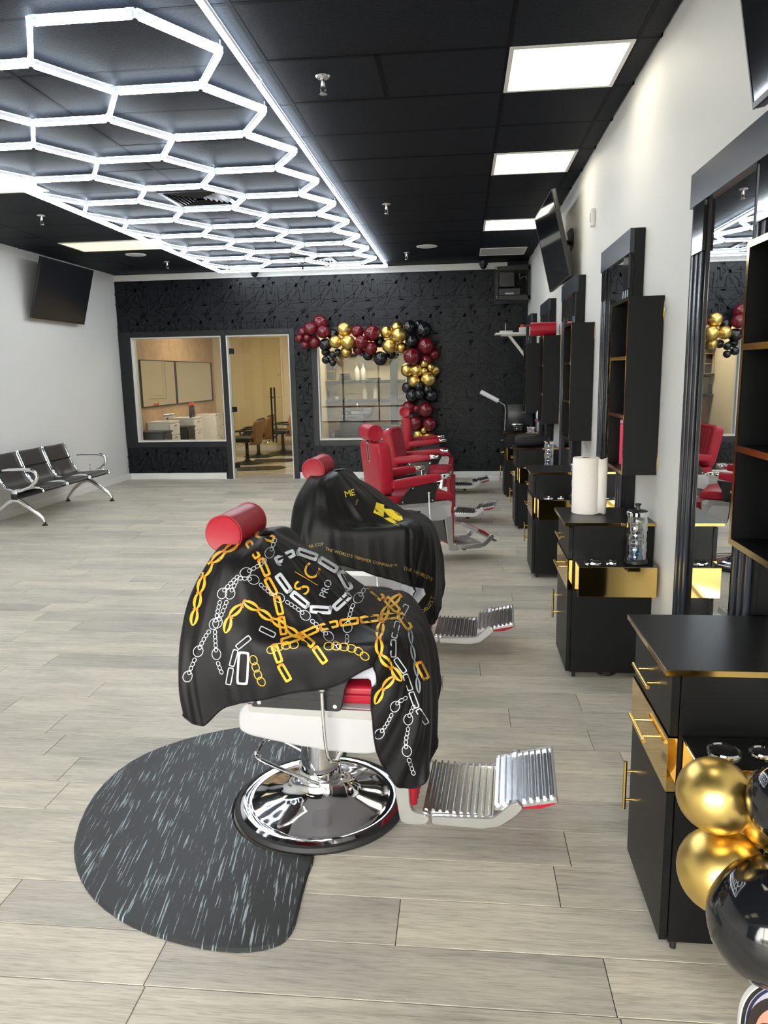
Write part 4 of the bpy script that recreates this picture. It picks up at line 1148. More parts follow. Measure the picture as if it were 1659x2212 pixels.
def text_print(bvh, parent, txt, pts, size, name, m, start=0, spacing=1.0, flip=1, bold=0):
    cu = bpy.data.curves.new('t', 'FONT'); cu.body = txt; cu.size = 1; cu.space_character = spacing; cu.resolution_u = 3; cu.offset = bold
    ob = bpy.data.objects.new('t', cu); COL.objects.link(ob); me = bpy.data.meshes.new_from_object(ob.evaluated_get(bpy.context.evaluated_depsgraph_get()))
    bpy.data.objects.remove(ob); bpy.data.curves.remove(cu)
    b = bmesh.new(); b.from_mesh(me); bpy.data.meshes.remove(me)
    f, T = polyline(pts); P1 = Print(bvh, .0016); bad = []
    for v in b.verts:
        c, a = f(start+v.co.x*size); h = P1.hit(c[0]+math.sin(a)*v.co.y*size*flip, c[1]-math.cos(a)*v.co.y*size*flip)
        if h is None or start+v.co.x*size > T: bad.append(v)
        else: v.co = h
    bmesh.ops.delete(b, geom=bad, context='VERTS'); P1.bm.free()
    big = [f_ for f_ in b.faces if f_.calc_perimeter() > .4]; bmesh.ops.delete(b, geom=big, context='FACES')
    me = bpy.data.meshes.new(name); b.to_mesh(me); b.free(); o = obj(name, me, m, parent); o['kind'] = 'stuff'; return o

# radial lines from the neck outwards, going rear, near side, front, far side
near1 = [
 [(-.205, -.00, 1.02), (-.29, .00, 1.00), (-.35, .00, .88), (-.375, .00, .74), (-.375, .00, .62), (-.36, .00, .52)],
 [(-.205, -.05, 1.02), (-.29, -.15, .99), (-.355, -.235, .88), (-.372, -.285, .74), (-.36, -.325, .62), (-.345, -.335, .515)],
 [(-.20, -.09, 1.02), (-.25, -.225, .985), (-.295, -.295, .87), (-.31, -.335, .74), (-.305, -.36, .61), (-.285, -.37, .475)],
 [(-.19, -.12, 1.02), (-.21, -.26, .975), (-.215, -.31, .87), (-.228, -.345, .76), (-.225, -.36, .66), (-.21, -.365, .535)],
 [(-.18, -.14, 1.02), (-.16, -.26, .95), (-.13, -.30, .84), (-.12, -.347, .758), (-.115, -.362, .665), (-.105, -.365, .57)],
 [(-.165, -.15, 1.02), (-.10, -.225, .915), (-.015, -.262, .785), (.0, -.340, .756), (.01, -.358, .68), (.015, -.36, .595)],
 [(-.15, -.14, 1.02), (-.04, -.19, .90), (.085, -.248, .768), (.14, -.340, .762), (.15, -.357, .70), (.15, -.36, .625)],
 [(-.135, -.12, 1.02), (.01, -.16, .895), (.155, -.228, .772), (.265, -.338, .772), (.272, -.352, .735), (.272, -.355, .695)],
 [(-.125, -.09, 1.02), (.03, -.125, .893), (.185, -.185, .782), (.312, -.312, .772), (.318, -.33, .715), (.285, -.33, .65)],
 [(-.12, -.06, 1.02), (.045, -.10, .90), (.205, -.15, .80), (.345, -.25, .755), (.325, -.285, .62), (.262, -.29, .50)],
 [(-.115, -.045, 1.02), (.05, -.07, .90), (.22, -.11, .795), (.365, -.21, .73), (.36, -.265, .53), (.275, -.27, .35)],
 [(-.11, -.02, 1.02), (.055, -.04, .90), (.225, -.06, .79), (.385, -.13, .705), (.415, -.225, .47), (.345, -.245, .235)],
 [(-.11, .0, 1.02), (.06, .0, .90), (.23, .0, .785), (.39, .0, .695), (.435, -.12, .46), (.43, -.205, .255)],
 [(-.11, .03, 1.02), (.055, .05, .895), (.22, .09, .78), (.375, .13, .695), (.43, .06, .52), (.44, -.04, .37)],
 [(-.12, .06, 1.02), (.04, .11, .89), (.18, .18, .775), (.31, .27, .732), (.40, .22, .60), (.425, .15, .48)],
 [(-.14, .10, 1.02), (-.01, .17, .89), (.11, .25, .775), (.215, .345, .738), (.23, .358, .69), (.24, .36, .62)],
 [(-.17, .13, 1.02), (-.09, .22, .915), (.0, .29, .785), (.03, .345, .745), (.035, .358, .68), (.04, .36, .59)],
 [(-.195, .11, 1.02), (-.21, .255, .96), (-.225, .30, .86), (-.24, .34, .76), (-.24, .355, .66), (-.235, .36, .55)],
 [(-.205, .06, 1.02), (-.28, .15, .985), (-.345, .235, .88), (-.36, .285, .74), (-.355, .325, .62), (-.34, .335, .52)],
]
M1, Q1 = cape('c', CH[0], near1, 'cape_black', 4, 1.0)
cape1, bvh1 = cape_build('barber_cape', 'black cape printed with gold and silver chains draped over the nearest chair', M1, Q1, 'cape_black', 'cape_inside', 'cape_black')
HEM2 = [.60, .62, .61, .59, .56, .525, .485, .45, .40, .33, .245, .195, .21, .30, .44, .50, .53, .56, .60]
near2 = []
for i, r in enumerate(near1):
    r = [list(p) for p in r]
    if i < 5 or i > 16:
        for p in r[1:]: p[0] -= .015
    if 4 <= i <= 8:
        r[5][0] += .03; r[5][1] = r[4][1]
    r[5][2] = HEM2[i]; r[4][2] = r[3][2]*.45+HEM2[i]*.55
    near2.append([tuple(p) for p in r])
M2, Q2 = cape('c', CH[1], near2, 'cape_black_nylon', 9, 1.0)
cape2, bvh2 = cape_build('barber_cape', 'plain black cape with gold lettering along its hem draped over the second chair', M2, Q2, 'cape_black_nylon', 'cape_inside', 'cape_black_nylon')
# ---- chain print of the first cape (photo pixel outlines dropped onto the cloth)
def c5(*q): return [(360+x/2.592, 1060+y/2.592) for x, y in q]
def gold_rect(*q): chain(bvh1, cape1, c5(*q), 'rect', 42, 17, 5, 'chain_print', 'print_gold', -.06, 'print_orange')
def gold_leaf(*q): chain(bvh1, cape1, c5(*q), 'leaf', 38, 19, 4, 'chain_print', 'print_gold', .06, 'print_orange')
def silver_rings(*q): chain(bvh1, cape1, c5(*q), 'rings', 9.5, 4.6, 1.5, 'chain_print', 'print_silver')
def silver_rect(*q): chain(bvh1, cape1, c5(*q), 'rect', 38, 13, 2.2, 'chain_print', 'print_silver', -.06)
def gold_ring(*q): chain(bvh1, cape1, c5(*q), 'oval', 22, 17, 1.8, 'chain_print', 'print_gold', .25)
gold_rect((455, 285), (490, 345), (540, 420), (565, 500), (600, 570), (625, 640), (648, 760), (655, 850))
gold_rect((640, 850), (740, 820), (830, 780), (935, 750), (1060, 730), (1170, 715), (1280, 700))
gold_rect((1130, 535), (1190, 590), (1250, 630), (1300, 690), (1350, 760))
gold_rect((740, 800), (820, 870), (880, 950), (930, 1030)); gold_rect((600, 860), (620, 920), (650, 1000), (705, 1090)); gold_rect((500, 240), (570, 265), (650, 285)); gold_rect((1405, 960), (1440, 1030), (1465, 1100))
gold_leaf((405, 290), (330, 340), (260, 400), (215, 470), (190, 550), (170, 640), (150, 740))
gold_leaf((430, 620), (500, 660), (570, 710), (640, 750), (700, 790), (760, 840)); gold_leaf((425, 640), (370, 690), (340, 760), (335, 840))
gold_leaf((1310, 585), (1250, 640), (1220, 690), (1200, 760), (1190, 830), (1195, 910), (1240, 970), (1290, 1030), (1335, 1120)); gold_leaf((1275, 1040), (1210, 1110), (1165, 1200))
silver_rings((610, 270), (580, 340), (540, 400), (480, 440), (400, 480), (340, 540), (310, 580), (290, 660), (270, 740), (210, 830), (165, 930), (110, 1060))
silver_rings((400, 490), (490, 500), (540, 540), (590, 580), (650, 610), (730, 660), (790, 710), (850, 760), (920, 830), (970, 880))
silver_rings((395, 500), (350, 590), (310, 690), (275, 770), (275, 850), (285, 950), (310, 1020))
silver_rings((1120, 530), (1080, 590), (1040, 650), (1020, 720), (1010, 800), (1010, 870))
silver_rings((1345, 1155), (1290, 1190), (1270, 1230), (1230, 1310), (1175, 1380)); silver_rings((1385, 1200), (1355, 1270), (1350, 1340), (1340, 1420), (1360, 1520), (1385, 1590))
gold_ring((480, 920), (500, 990), (520, 1050), (560, 1110)); gold_ring((560, 900), (650, 870), (740, 862)); gold_ring((880, 872), (960, 872), (1060, 890), (1125, 940))
silver_rect((470, 820), (400, 880), (370, 960), (350, 1060), (340, 1130)); silver_rect((1345, 640), (1295, 740), (1272, 840), (1272, 920), (1320, 1000), (1355, 1090), (1400, 1210), (1460, 1310)); silver_rect((520, 770), (580, 800), (640, 830))
chain(bvh1, cape1, c5((435, 900), (428, 1000), (425, 1115)), 'rect', 72, 26, 5, 'chain_print', 'print_silver', -.03)
chain(bvh1, cape1, c5((1360, 770), (1372, 880), (1395, 1000), (1415, 1160)), 'leaf', 36, 11, 3, 'chain_print', 'print_silver_dark', .02)
chain(bvh1, cape1, c5((625, 420), (660, 372), (760, 352), (860, 392), (950, 450), (1005, 520), (1005, 590), (950, 645), (865, 668), (790, 642), (715, 585), (655, 520), (622, 465)), 'rect', 47, 18, 6.5, 'logo_print', 'print_silver', -.07, 'print_silver_dark')
text_print(bvh1, cape1, 'S', c5((780, 592), (834, 494)), 50, 'logo_print', 'print_gold', 0)
text_print(bvh1, cape1, 'C', c5((826, 513), (880, 415)), 48, 'logo_print', 'print_gold', 0)
text_print(bvh1, cape1, 'PRO', c5((886, 606), (940, 480)), 22, 'logo_print', 'print_silver', 0, .95)
pp = Print(bvh1); pp.poly(c5((719, 454), (846, 530), (844, 533), (717, 457)), 4); pp.done('logo_print', 'print_gold', cape1)
# pale lining folded into view at the hems
def fold(cp, chair, pts, yl):
    (cx, cy), yaw = chair; a = R(yaw); ey = Vector((-math.sin(a), math.cos(a), 0)); O = Vector((cx, cy, 0)); b = bmesh.new(); V = []
    for k, (px, py, dy) in enumerate(pts):
        d = ray(px, py); t = ((O-CPOS).dot(ey)+yl+dy)/d.dot(ey); V.append(CPOS+d*t)
    n = len(V)//2; rows = []
    for k in range(n):
        p, q = V[k], V[-1-k]; rows.append([p.lerp(q, s/6)+ey*(.012*math.sin(s/6*math.pi)) for s in range(7)])
    o = obj('lining_fold', MB().grid(rows), 'cape_inside', cp); m_ = o.modifiers.new('t', 'SOLIDIFY'); m_.thickness = .002
fold(cape1, CH[0], [(718, 1458, 0), (750, 1440, 0), (785, 1428, 0), (815, 1432, .0), (828, 1450, 0), (806, 1500, -.005), (801, 1470, .02), (795, 1466, .03), (760, 1466, .03), (722, 1464, .03)], -.285)
fold(cape2, CH[1], [(868, 1262, 0), (890, 1268, 0), (915, 1272, 0), (919, 1284, 0), (900, 1305, 0), (885, 1335, .02), (880, 1300, .03), (876, 1285, .03), (872, 1275, .03), (866, 1268, .03)], -.305)
# ---- lettering of the second cape
def c2(*q): return [(620+x/3.318, 860+y/3.318) for x, y in q]
text_print(bvh2, cape2, "THE WORLD'S TRIMMER COMPANY\u2122", c2((272, 1088), (340, 1108), (480, 1148), (630, 1188), (720, 1208), (830, 1216)), 9.5, 'hem_lettering', 'print_dullgold')
text_print(bvh2, cape2, "THE WORLD'S", c2((832, 1228), (900, 1250), (1000, 1292), (1040, 1320)), 10.2, 'hem_lettering', 'print_dullgold')
text_print(bvh2, cape2, "TRIMMER COM", c2((70, 1108), (180, 1072), (270, 1052)), 9.6, 'hem_lettering', 'print_dullgold')
text_print(bvh2, cape2, "E WORLD'S T", c2((905, 1565), (980, 1535), (1030, 1490), (1060, 1420)), 11, 'hem_lettering', 'print_dullgold')
for poly in ([(640, 748), (695, 765), (697, 800), (690, 855), (618, 822), (628, 790)], [(698, 792), (740, 795), (790, 820), (822, 848), (832, 872), (802, 886), (760, 868), (720, 840), (697, 812)], [(690, 862), (738, 856), (780, 885), (812, 922), (745, 893)]):
    pp = Print(bvh2); pp.poly(c2(*poly), 4); pp.done('logo_print', 'print_yellow', cape2)
text_print(bvh2, cape2, 'ME', c2((415, 712), (510, 690)), 19, 'logo_print', 'print_yellow', 0, .9)
text_print(bvh2, cape2, 'LIMT', c2((497, 768), (530, 700)), 6, 'logo_print', 'print_dullgold')

# ================================================================== WAITING BENCH
bn = thing('waiting_bench', 'three seat black mesh waiting bench with chrome frames by the left wall', 'bench', (-4.95, 8.55, 0))
def bench():
    # side profile of one seat, x grows into the room
    prof = [(-5.175, .775), (-5.165, .76), (-5.13, .66), (-5.09, .55), (-5.045, .45), (-5.0, .405), (-4.93, .392), (-4.82, .405), (-4.70, .420), (-4.62, .415), (-4.585, .395), (-4.58, .375)]
    pv = catmull([Vector((p[0], 0, p[1])) for p in prof], 4)
    y0, pitch, w = 7.745, .535, .50
    for k in range(3):
        a = y0+k*pitch+.018; b = a+w-.005
        rows = [[(p.x, a+(b-a)*j/6, p.z-.004*math.sin(math.pi*j/6)) for p in pv] for j in range(7)]
        s = obj('seat', MB().grid(rows), 'mesh_black', bn); s.matrix_parent_inverse = bn.matrix_basis.inverted()
        sm = s.modifiers.new('t', 'SOLIDIFY'); sm.thickness = .012
        for yy in (a-.004, b+.004):
            f = obj('seat_rail', MB().tube([p+Vector((0, yy, 0)) for p in pv], .011, 8), 'chrome', bn); f.matrix_parent_inverse = bn.matrix_basis.inverted()
        cr = obj('back_band', MB().box(-5.105, -5.095, a+.01, b-.01, .585, .60), 'black_frame', bn); cr.matrix_parent_inverse = bn.matrix_basis.inverted()
    bm_ = obj('beam', MB().box(-4.935, -4.865, 7.70, 9.42, .295, .355, .006, 2), 'black_frame', bn); bm_.matrix_parent_inverse = bn.matrix_basis.inverted()
    for yy in (7.735, 9.365):
        lg = obj('leg_frame', MB().tube([(-5.20, yy, .045), (-5.185, yy, .07), (-5.10, yy, .17), (-4.99, yy, .255), (-4.92, yy, .285), (-4.86, yy, .275), (-4.76, yy, .205), (-4.64, yy, .115), (-4.60, yy, .075), (-4.59, yy, .04)], [.016, .018, .021, .026, .030, .030, .025, .021, .018, .016], 12, smooth=0).box(-4.93, -4.87, yy-.018, yy+.018, .26, .40, .008, 2), 'chrome_soft', bn)
        lg.matrix_parent_inverse = bn.matrix_basis.inverted()
        for x in (-5.20, -4.59):
            ft = obj('foot', MB().lathe([(.030, 0), (.033, .004), (.030, .012), (.016, .02), (.014, .045)], 18, Matrix.Translation((x, yy, 0))), 'black_plastic', lg)
        ar = obj('armrest', MB().tube([(-5.02, yy, .615), (-4.95, yy, .622), (-4.80, yy, .625), (-4.70, yy, .620), (-4.645, yy, .595), (-4.625, yy, .55), (-4.645, yy, .49), (-4.72, yy, .43), (-4.82, yy, .395), (-4.90, yy, .37)], [.012, .016, .018, .019, .019, .019, .019, .018, .018, .018], 12, smooth=0), 'chrome', bn)
        ar.matrix_parent_inverse = bn.matrix_basis.inverted()
bench()
ol = thing('wall_outlet', 'white double outlet low on the left wall past the bench', 'outlet', (XL, 10.2, .36))
obj('plate', MB().box(0, .006, -.045, .045, -.06, .06, .002, 1), 'white_plastic', ol)
obj('socket', MB().box(.006, .008, -.018, .018, .01, .045, .001, 1).box(.006, .008, -.018, .018, -.045, -.01, .001, 1), 'paper_grey', ol)

# ================================================================== BALLOONS
def balloon_mesh(name):
    prof = []
    for k in range(19):
        t = k/18; a = -math.pi/2+math.pi*t; r = math.cos(a); z = math.sin(a)
        if z < 0: r *= 1-.06*z*z; z *= 1.10
        prof.append((max(r, 0), z))
    prof[0] = (0, prof[0][1]); prof[-1] = (0, prof[-1][1])
    return MB().lathe(prof, 32, None, False).mesh(name)
def knot_mesh():
    return MB().lathe([(.0, -1.08), (.05, -1.09), (.03, -1.13), (.10, -1.20), (.08, -1.21), (0, -1.18)], 12, None, False).mesh('knot')
BM = {}
for c in 'RGK':
    b = balloon_mesh('balloon'); b.materials.append(MATS[{'R': 'balloon_red', 'G': 'balloon_gold', 'K': 'balloon_black'}[c]])
    kn = knot_mesh(); kn.materials.append(MATS[{'R': 'balloon_red', 'G': 'balloon_gold', 'K': 'balloon_black'}[c]]); BM[c] = (b, kn)
def balloon(c, p, r, tail, label, group):
    b, kn = BM[c]
    o = bpy.data.objects.new('balloon', b); COL.objects.link(o); o.location = p; o.scale = (r, r, r)
    d = -Vector(tail).normalized(); o.rotation_euler = d.to_track_quat('Z', 'Y').to_euler()
    q = bpy.data.objects.new('knot', kn); COL.objects.link(q); q.parent = o
    tag(o, label, 'balloon', group)
CN = {'R': 'dark red', 'G': 'gold', 'K': 'black'}
GAR = [  # crop px (x, y, r), colour, depth behind the front layer, where
 (307, 135, 80, 'R', .06, 'topmost balloon of the red cluster at the left end of the garland'), (200, 205, 71, 'R', 0, 'big balloon left of centre in the left red cluster'), (340, 235, 71, 'R', 0, 'big balloon at the right of the left red cluster'),
 (125, 240, 58, 'R', .10, 'half hidden balloon at the far left of the left red cluster'), (83, 308, 44, 'R', 0, 'small balloon at the leftmost tip of the garland'), (163, 300, 36, 'R', -.05, 'smallest balloon in the middle of the left red cluster'), (143, 378, 42, 'R', 0, 'small balloon lowest in the left red cluster'), (243, 350, 68, 'R', .06, 'big balloon at the bottom of the left red cluster'),
 (365, 375, 69, 'K', .04, 'big balloon between the left red cluster and the first gold group'), (445, 265, 62, 'K', .14, 'balloon tucked behind the first gold group, upper left'), (370, 455, 48, 'K', .12, 'balloon hidden behind the small black trio'), (447, 487, 42, 'K', -.02, 'upper small balloon of the black trio hanging left of the window'), (370, 540, 44, 'K', 0, 'left small balloon of the black trio hanging left of the window'), (445, 570, 39, 'K', 0, 'lowest small balloon of the black trio hanging left of the window'), (503, 460, 46, 'K', .12, 'balloon peeking out under the first gold group'),
 (570, 208, 78, 'G', 0, 'top balloon of the first gold group'), (475, 345, 71, 'G', -.02, 'left balloon of the first gold group'), (612, 350, 79, 'G', -.05, 'front centre balloon of the first gold group'), (590, 455, 64, 'G', .05, 'lowest balloon of the first gold group'),
 (715, 230, 69, 'R', .02, 'upper left balloon of the middle red group'), (873, 250, 87, 'R', 0, 'largest balloon, upper right of the middle red group'), (760, 345, 74, 'R', -.05, 'front balloon of the middle red group'), (858, 415, 74, 'R', 0, 'lower right balloon of the middle red group'), (722, 425, 62, 'R', .12, 'lower left balloon of the middle red group, mostly hidden'),
 (830, 482, 64, 'K', .10, 'balloon below the middle red group'), (955, 345, 62, 'K', .13, 'balloon between the middle red and second gold groups'), (965, 525, 77, 'K', 0, 'largest balloon hanging lowest in the middle of the garland'), (1080, 475, 55, 'K', .13, 'balloon hidden under the second gold group'),
 (1030, 238, 69, 'G', .02, 'upper left balloon of the second gold group'), (1145, 190, 65, 'G', .09, 'top balloon of the second gold group'), (1165, 270, 84, 'G', -.04, 'front centre balloon of the second gold group'), (1062, 390, 80, 'G', 0, 'lower left balloon of the second gold group'), (1190, 405, 60, 'G', .06, 'lower right balloon of the second gold group'),
 (1280, 180, 74, 'K', .02, 'upper left balloon of the corner black group'), (1385, 165, 62, 'K', .12, 'hindmost balloon at the top of the corner black group'), (1435, 210, 84, 'K', 0, 'largest balloon at the corner of the garland'), (1305, 335, 76, 'K', .03, 'lower balloon of the corner black group'),
 (1460, 390, 91, 'R', 0, 'large upper balloon just below the garland corner'), (1305, 505, 91, 'R', -.04, 'large left balloon below the garland corner'), (1545, 475, 66, 'R', .10, 'rightmost balloon of the upright part of the garland'), (1460, 545, 66, 'R', .05, 'lower balloon of the group below the garland corner'),
 (1255, 650, 73, 'G', .03, 'leftmost balloon of the upright gold group'), (1360, 652, 73, 'G', 0, 'centre balloon of the upright gold group'), (1440, 582, 40, 'G', -.04, 'top small balloon of the upright gold trio'), (1513, 622, 42, 'G', -.04, 'right small balloon of the upright gold trio'), (1440, 662, 37, 'G', -.06, 'bottom small balloon of the upright gold trio'), (1550, 650, 64, 'G', .09, 'rightmost balloon of the upright gold group, half hidden'), (1485, 750, 84, 'G', -.01, 'largest balloon, lower right of the upright gold group'), (1335, 775, 69, 'G', .02, 'lower left balloon of the upright gold group'),
 (1385, 830, 45, 'K', -.05, 'small balloon on top of the upright black group'), (1262, 840, 66, 'K', .10, 'upper left balloon of the upright black group, half hidden'), (1475, 865, 58, 'K', 0, 'upper right balloon of the upright black group'), (1310, 930, 74, 'K', 0, 'large left balloon of the upright black group'), (1390, 915, 56, 'K', -.04, 'middle balloon of the upright black group'), (1512, 925, 80, 'K', .04, 'large right balloon of the upright black group'),
 (1272, 1060, 77, 'R', .05, 'left balloon of the lower red group, behind the headrest'), (1358, 1070, 40, 'R', -.04, 'smallest balloon of the lower red group'), (1455, 1085, 84, 'R', 0, 'largest balloon, upper right of the lower red group'), (1345, 1225, 80, 'R', .05, 'lower left balloon of the lower red group'), (1500, 1240, 79, 'R', 0, 'lower right balloon of the lower red group'),
 (1375, 1350, 56, 'G', .05, 'left gold balloon at the foot of the garland'), (1490, 1400, 80, 'G', .02, 'big gold balloon at the foot of the garland'), (1435, 1305, 32, 'G', -.02, 'small gold balloon at the foot of the garland'),
]
for (x, y, r, c, dep, wh) in GAR:
    k = 1659/330; px, py = 630+x/k, 670+y/k
    yy = YB-.30+dep*1.1; p = at(px, py, y=yy); rr = r/k/FPX*(p-CPOS).dot(CF)*.985
    cl = at(790 if px < 850 else 905, 745 if px < 850 else py, y=YB-.1)
    size = ''
    balloon(c, p, rr, (cl-p) if (cl-p).length > .05 else (0, 1, -.2), wh.replace('balloon', CN[c]+' balloon', 1) if CN[c].split()[-1] not in wh.split(' balloon')[0] else wh, 'balloons of the garland on the black wall')
FG = [(1543, 1716, 80, 'G', 1.60, 'upper left gold balloon of the bunch in front of the nearest cabinet'), (1556, 1880, 91, 'G', 1.60, 'lower left gold balloon of the bunch in front of the nearest cabinet'), (1672, 1745, 82, 'G', 1.60, 'right gold balloon of the bunch, cut by the picture edge'),
      (1700, 1735, 84, 'K', 1.50, 'upper black balloon of the bunch, cut by the right picture edge'), (1660, 1995, 128, 'K', 1.47, 'large black balloon at the bottom right of the picture')]
for (x, y, r, c, yy, l) in FG:
    p = at(x, y, y=yy); balloon(c, p, r/FPX*(p-CPOS).dot(CF)*.985, Vector((.66, 1.58, .52))-p, l, 'balloons in front of the nearest cabinet')

# printed round sign at the bottom right
sg = thing('portrait_sign', 'rounded promotional stand with a printed portrait at the bottom right corner', 'sign', (.80, 1.42, 0))
def ellipse_poly(px, py, ax, ay, n=40): return [(px+ax*math.cos(2*math.pi*k/n), py+ay*math.sin(2*math.pi*k/n)) for k in range(n)]
SY = 1.42
cS = at(1712, 2216, y=SY); sc = SY/FPX*1.03
def disc(nm, ax, ay, d, m, thick=.002, ox=0, oz=0):
    return wpart(nm, MB().prism([(cS.x+ox+ax*math.copysign(abs(math.cos(t))**.8, math.cos(t)), cS.z+oz+ay*math.copysign(abs(math.sin(t))**.8, math.sin(t))) for t in [2*math.pi*k/48 for k in range(48)]], 'y', SY-d, SY-d+thick), m, sg)
disc('board', .106, .110, 0, 'white_plastic', .012)
disc('black_border', .1035, .1075, .001, 'black_gloss', .0009)
disc('white_line', .0960, .0995, .0018, 'paper_grey', .0007)
disc('dark_ring', .0945, .098, .0026, 'navy', .0007)
disc('portrait_ground', .0885, .092, .0034, 'paper_grey', .0007)
disc('portrait_hair', .068, .078, .0042, 'hair_print', .0007, -.024, -.008)
disc('portrait_face', .060, .068, .0050, 'skin_print', .0007, -.016, -.020)
disc('portrait_brow', .010, .0026, .0058, 'hair_print', .0007, -.056, .004)
disc('portrait_eye', .007, .0026, .0058, 'hair_print', .0007, -.053, -.008)
wpart('foot', MB().box(cS.x-.08, cS.x+.08, SY, SY+.10, 0, .012, .003, 1).box(cS.x-.01, cS.x+.01, SY+.013, SY+.02, .0, .14), 'black_plastic', sg)

# ================================================================== ROOMS BEHIND THE BLACK WALL
ZR = 2.75; XP = -2.42; YS = 13.4
struct('wall_back_far', MB().box(XL, XP-.05, YB2, YB2+.1, 0, ZR+.4), 'wall_inner_cream')
struct('wall_partition', MB().box(XP-.05, XP+.05, YB+WT, YB2, 0, ZR+.4), 'wall_inner_cream')
struct('wall_shampoo', MB().box(XP+.05, XR, YS, YS+.1, 0, ZR+.4), 'wall_inner_cream')
struct('ceiling_rooms', MB().box(XL, XR, YB+WT, YB2, ZR, ZR+.1), 'white_wall')
struct('baseboard_far', MB().box(XL+.01, XP-.05, YB2-.014, YB2, 0, .11, .003, 1), 'white_trim')
troffer(-4.6, -3.4, 13.2, 13.8, 'ceiling light inside the styling room behind the left window', 'room_glow', ZR-.02)
troffer(-1.9, -.7, 12.2, 12.8, 'ceiling light inside the shampoo room behind the right window', 'room_glow', ZR-.02)
# slatted side wall of the styling room
sl = MB()
y = YB+WT+.02
while y < YB2-.02: sl.box(XL+.010, XL+.022, y, y+.028, .05, ZR-.01); y += .042
sl.box(XL, XL+.010, YB+WT, YB2, .02, ZR)
o = struct('wall_slats', sl, 'slat_wood')
mr = thing('salon_mirror', 'wide two panel mirror on the slatted wood wall of the styling room', 'mirror', (XL+.03, 13.9, 1.5))
wpart('frame', MB().box(XL+.024, XL+.05, 12.08, 15.68, 1.10, 1.12).box(XL+.024, XL+.05, 12.08, 15.68, 1.875, 1.89).box(XL+.024, XL+.05, 12.08, 12.095, 1.12, 1.875).box(XL+.024, XL+.05, 15.665, 15.68, 1.12, 1.875).box(XL+.024, XL+.05, 13.62, 13.66, 1.12, 1.875), 'black_frame', mr)
wpart('mirror_panel', MB().box(XL+.024, XL+.036, 12.095, 13.62, 1.12, 1.875), 'mirror', mr)
wpart('mirror_panel', MB().box(XL+.024, XL+.036, 13.66, 15.665, 1.12, 1.875), 'mirror', mr)
for y, l in ((12.2, 'white drawer unit nearest the window of the styling room'), (13.35, 'middle white drawer unit of the styling room'), (14.6, 'white drawer unit deepest in the styling room')):
    t = thing('drawer_unit', l, 'drawers', (XL+.23, y+.22, 0), 0, 'white drawer units in the styling room')
    obj('body', MB().box(-.19, .19, -.22, .22, 0, .84, .004, 1), 'white_lam', t); obj('top', MB().box(-.2, .205, -.225, .225, .84, .865, .003, 1), 'white_lam', t)
    for k in range(4):
        d = obj('drawer', MB().box(.191, .207, -.21, .21, .03+k*.2, .215+k*.2, .003, 1), 'white_lam', t)
        obj('pull', MB().box(.207, .222, -.06, .06, .185+k*.2, .2+k*.2, .003, 1), 'chrome_soft', d)
for y, l in ((11.72, 'black rolling tool cart closest to the left window'), (12.82, 'black rolling tool cart between two white drawer units')):
    t = thing('tool_cart', l, 'cart', (-4.98, y+.2, 0), 0, 'black tool carts')
    obj('shell', MB().box(-.18, .18, -.19, .19, .08, .70, .01, 2), 'black_plastic', t)
    obj('tray', MB().box(-.2, .2, -.2, .2, .70, .735, .008, 2), 'black_plastic', t)
    for k in range(4): obj('drawer', MB().box(.181, .195, -.17, .17, .1+k*.148, .235+k*.148, .006, 1), 'shelf_dark', t)
    for x in (-.15, .15):
        for yy in (-.15, .15): obj('caster', MB().cyl((x-.012, yy, .035), (x+.012, yy, .035), .035, 14).cyl((x, yy, .06), (x, yy, .085), .012, 8), 'rubber', t)
for (x, y), l in (((-4.92, 13.38), 'tall can with orange cap, left one on the drawer unit'), ((-4.92, 13.52), 'tall can with orange cap, right one on the drawer unit')):
    t = thing('spray_can', l, 'spray can', (x, y, .866)); obj('can', MB().lathe([(.026, 0), (.028, .004), (.028, .2), (.02, .215)], 18), 'black_gloss', t); obj('cap', MB().lathe([(.024, .2155), (.024, .26), (.018, .268), (0, .268)], 18), 'orange', t)
dr = thing('hair_dryer', 'dark hair dryer resting on the first drawer unit', 'hair dryer', (-4.97, 12.5, .866))
obj('barrel', MB().cyl((-.09, 0, .07), (.06, 0, .09), .04, 20, .033).cyl((.06, 0, .09), (.10, 0, .095), .025, 16), 'chrome_soft', dr); obj('handle', MB().tube([(-.05, 0, .06), (-.04, 0, .0165)], .016, 10), 'black_plastic', dr)
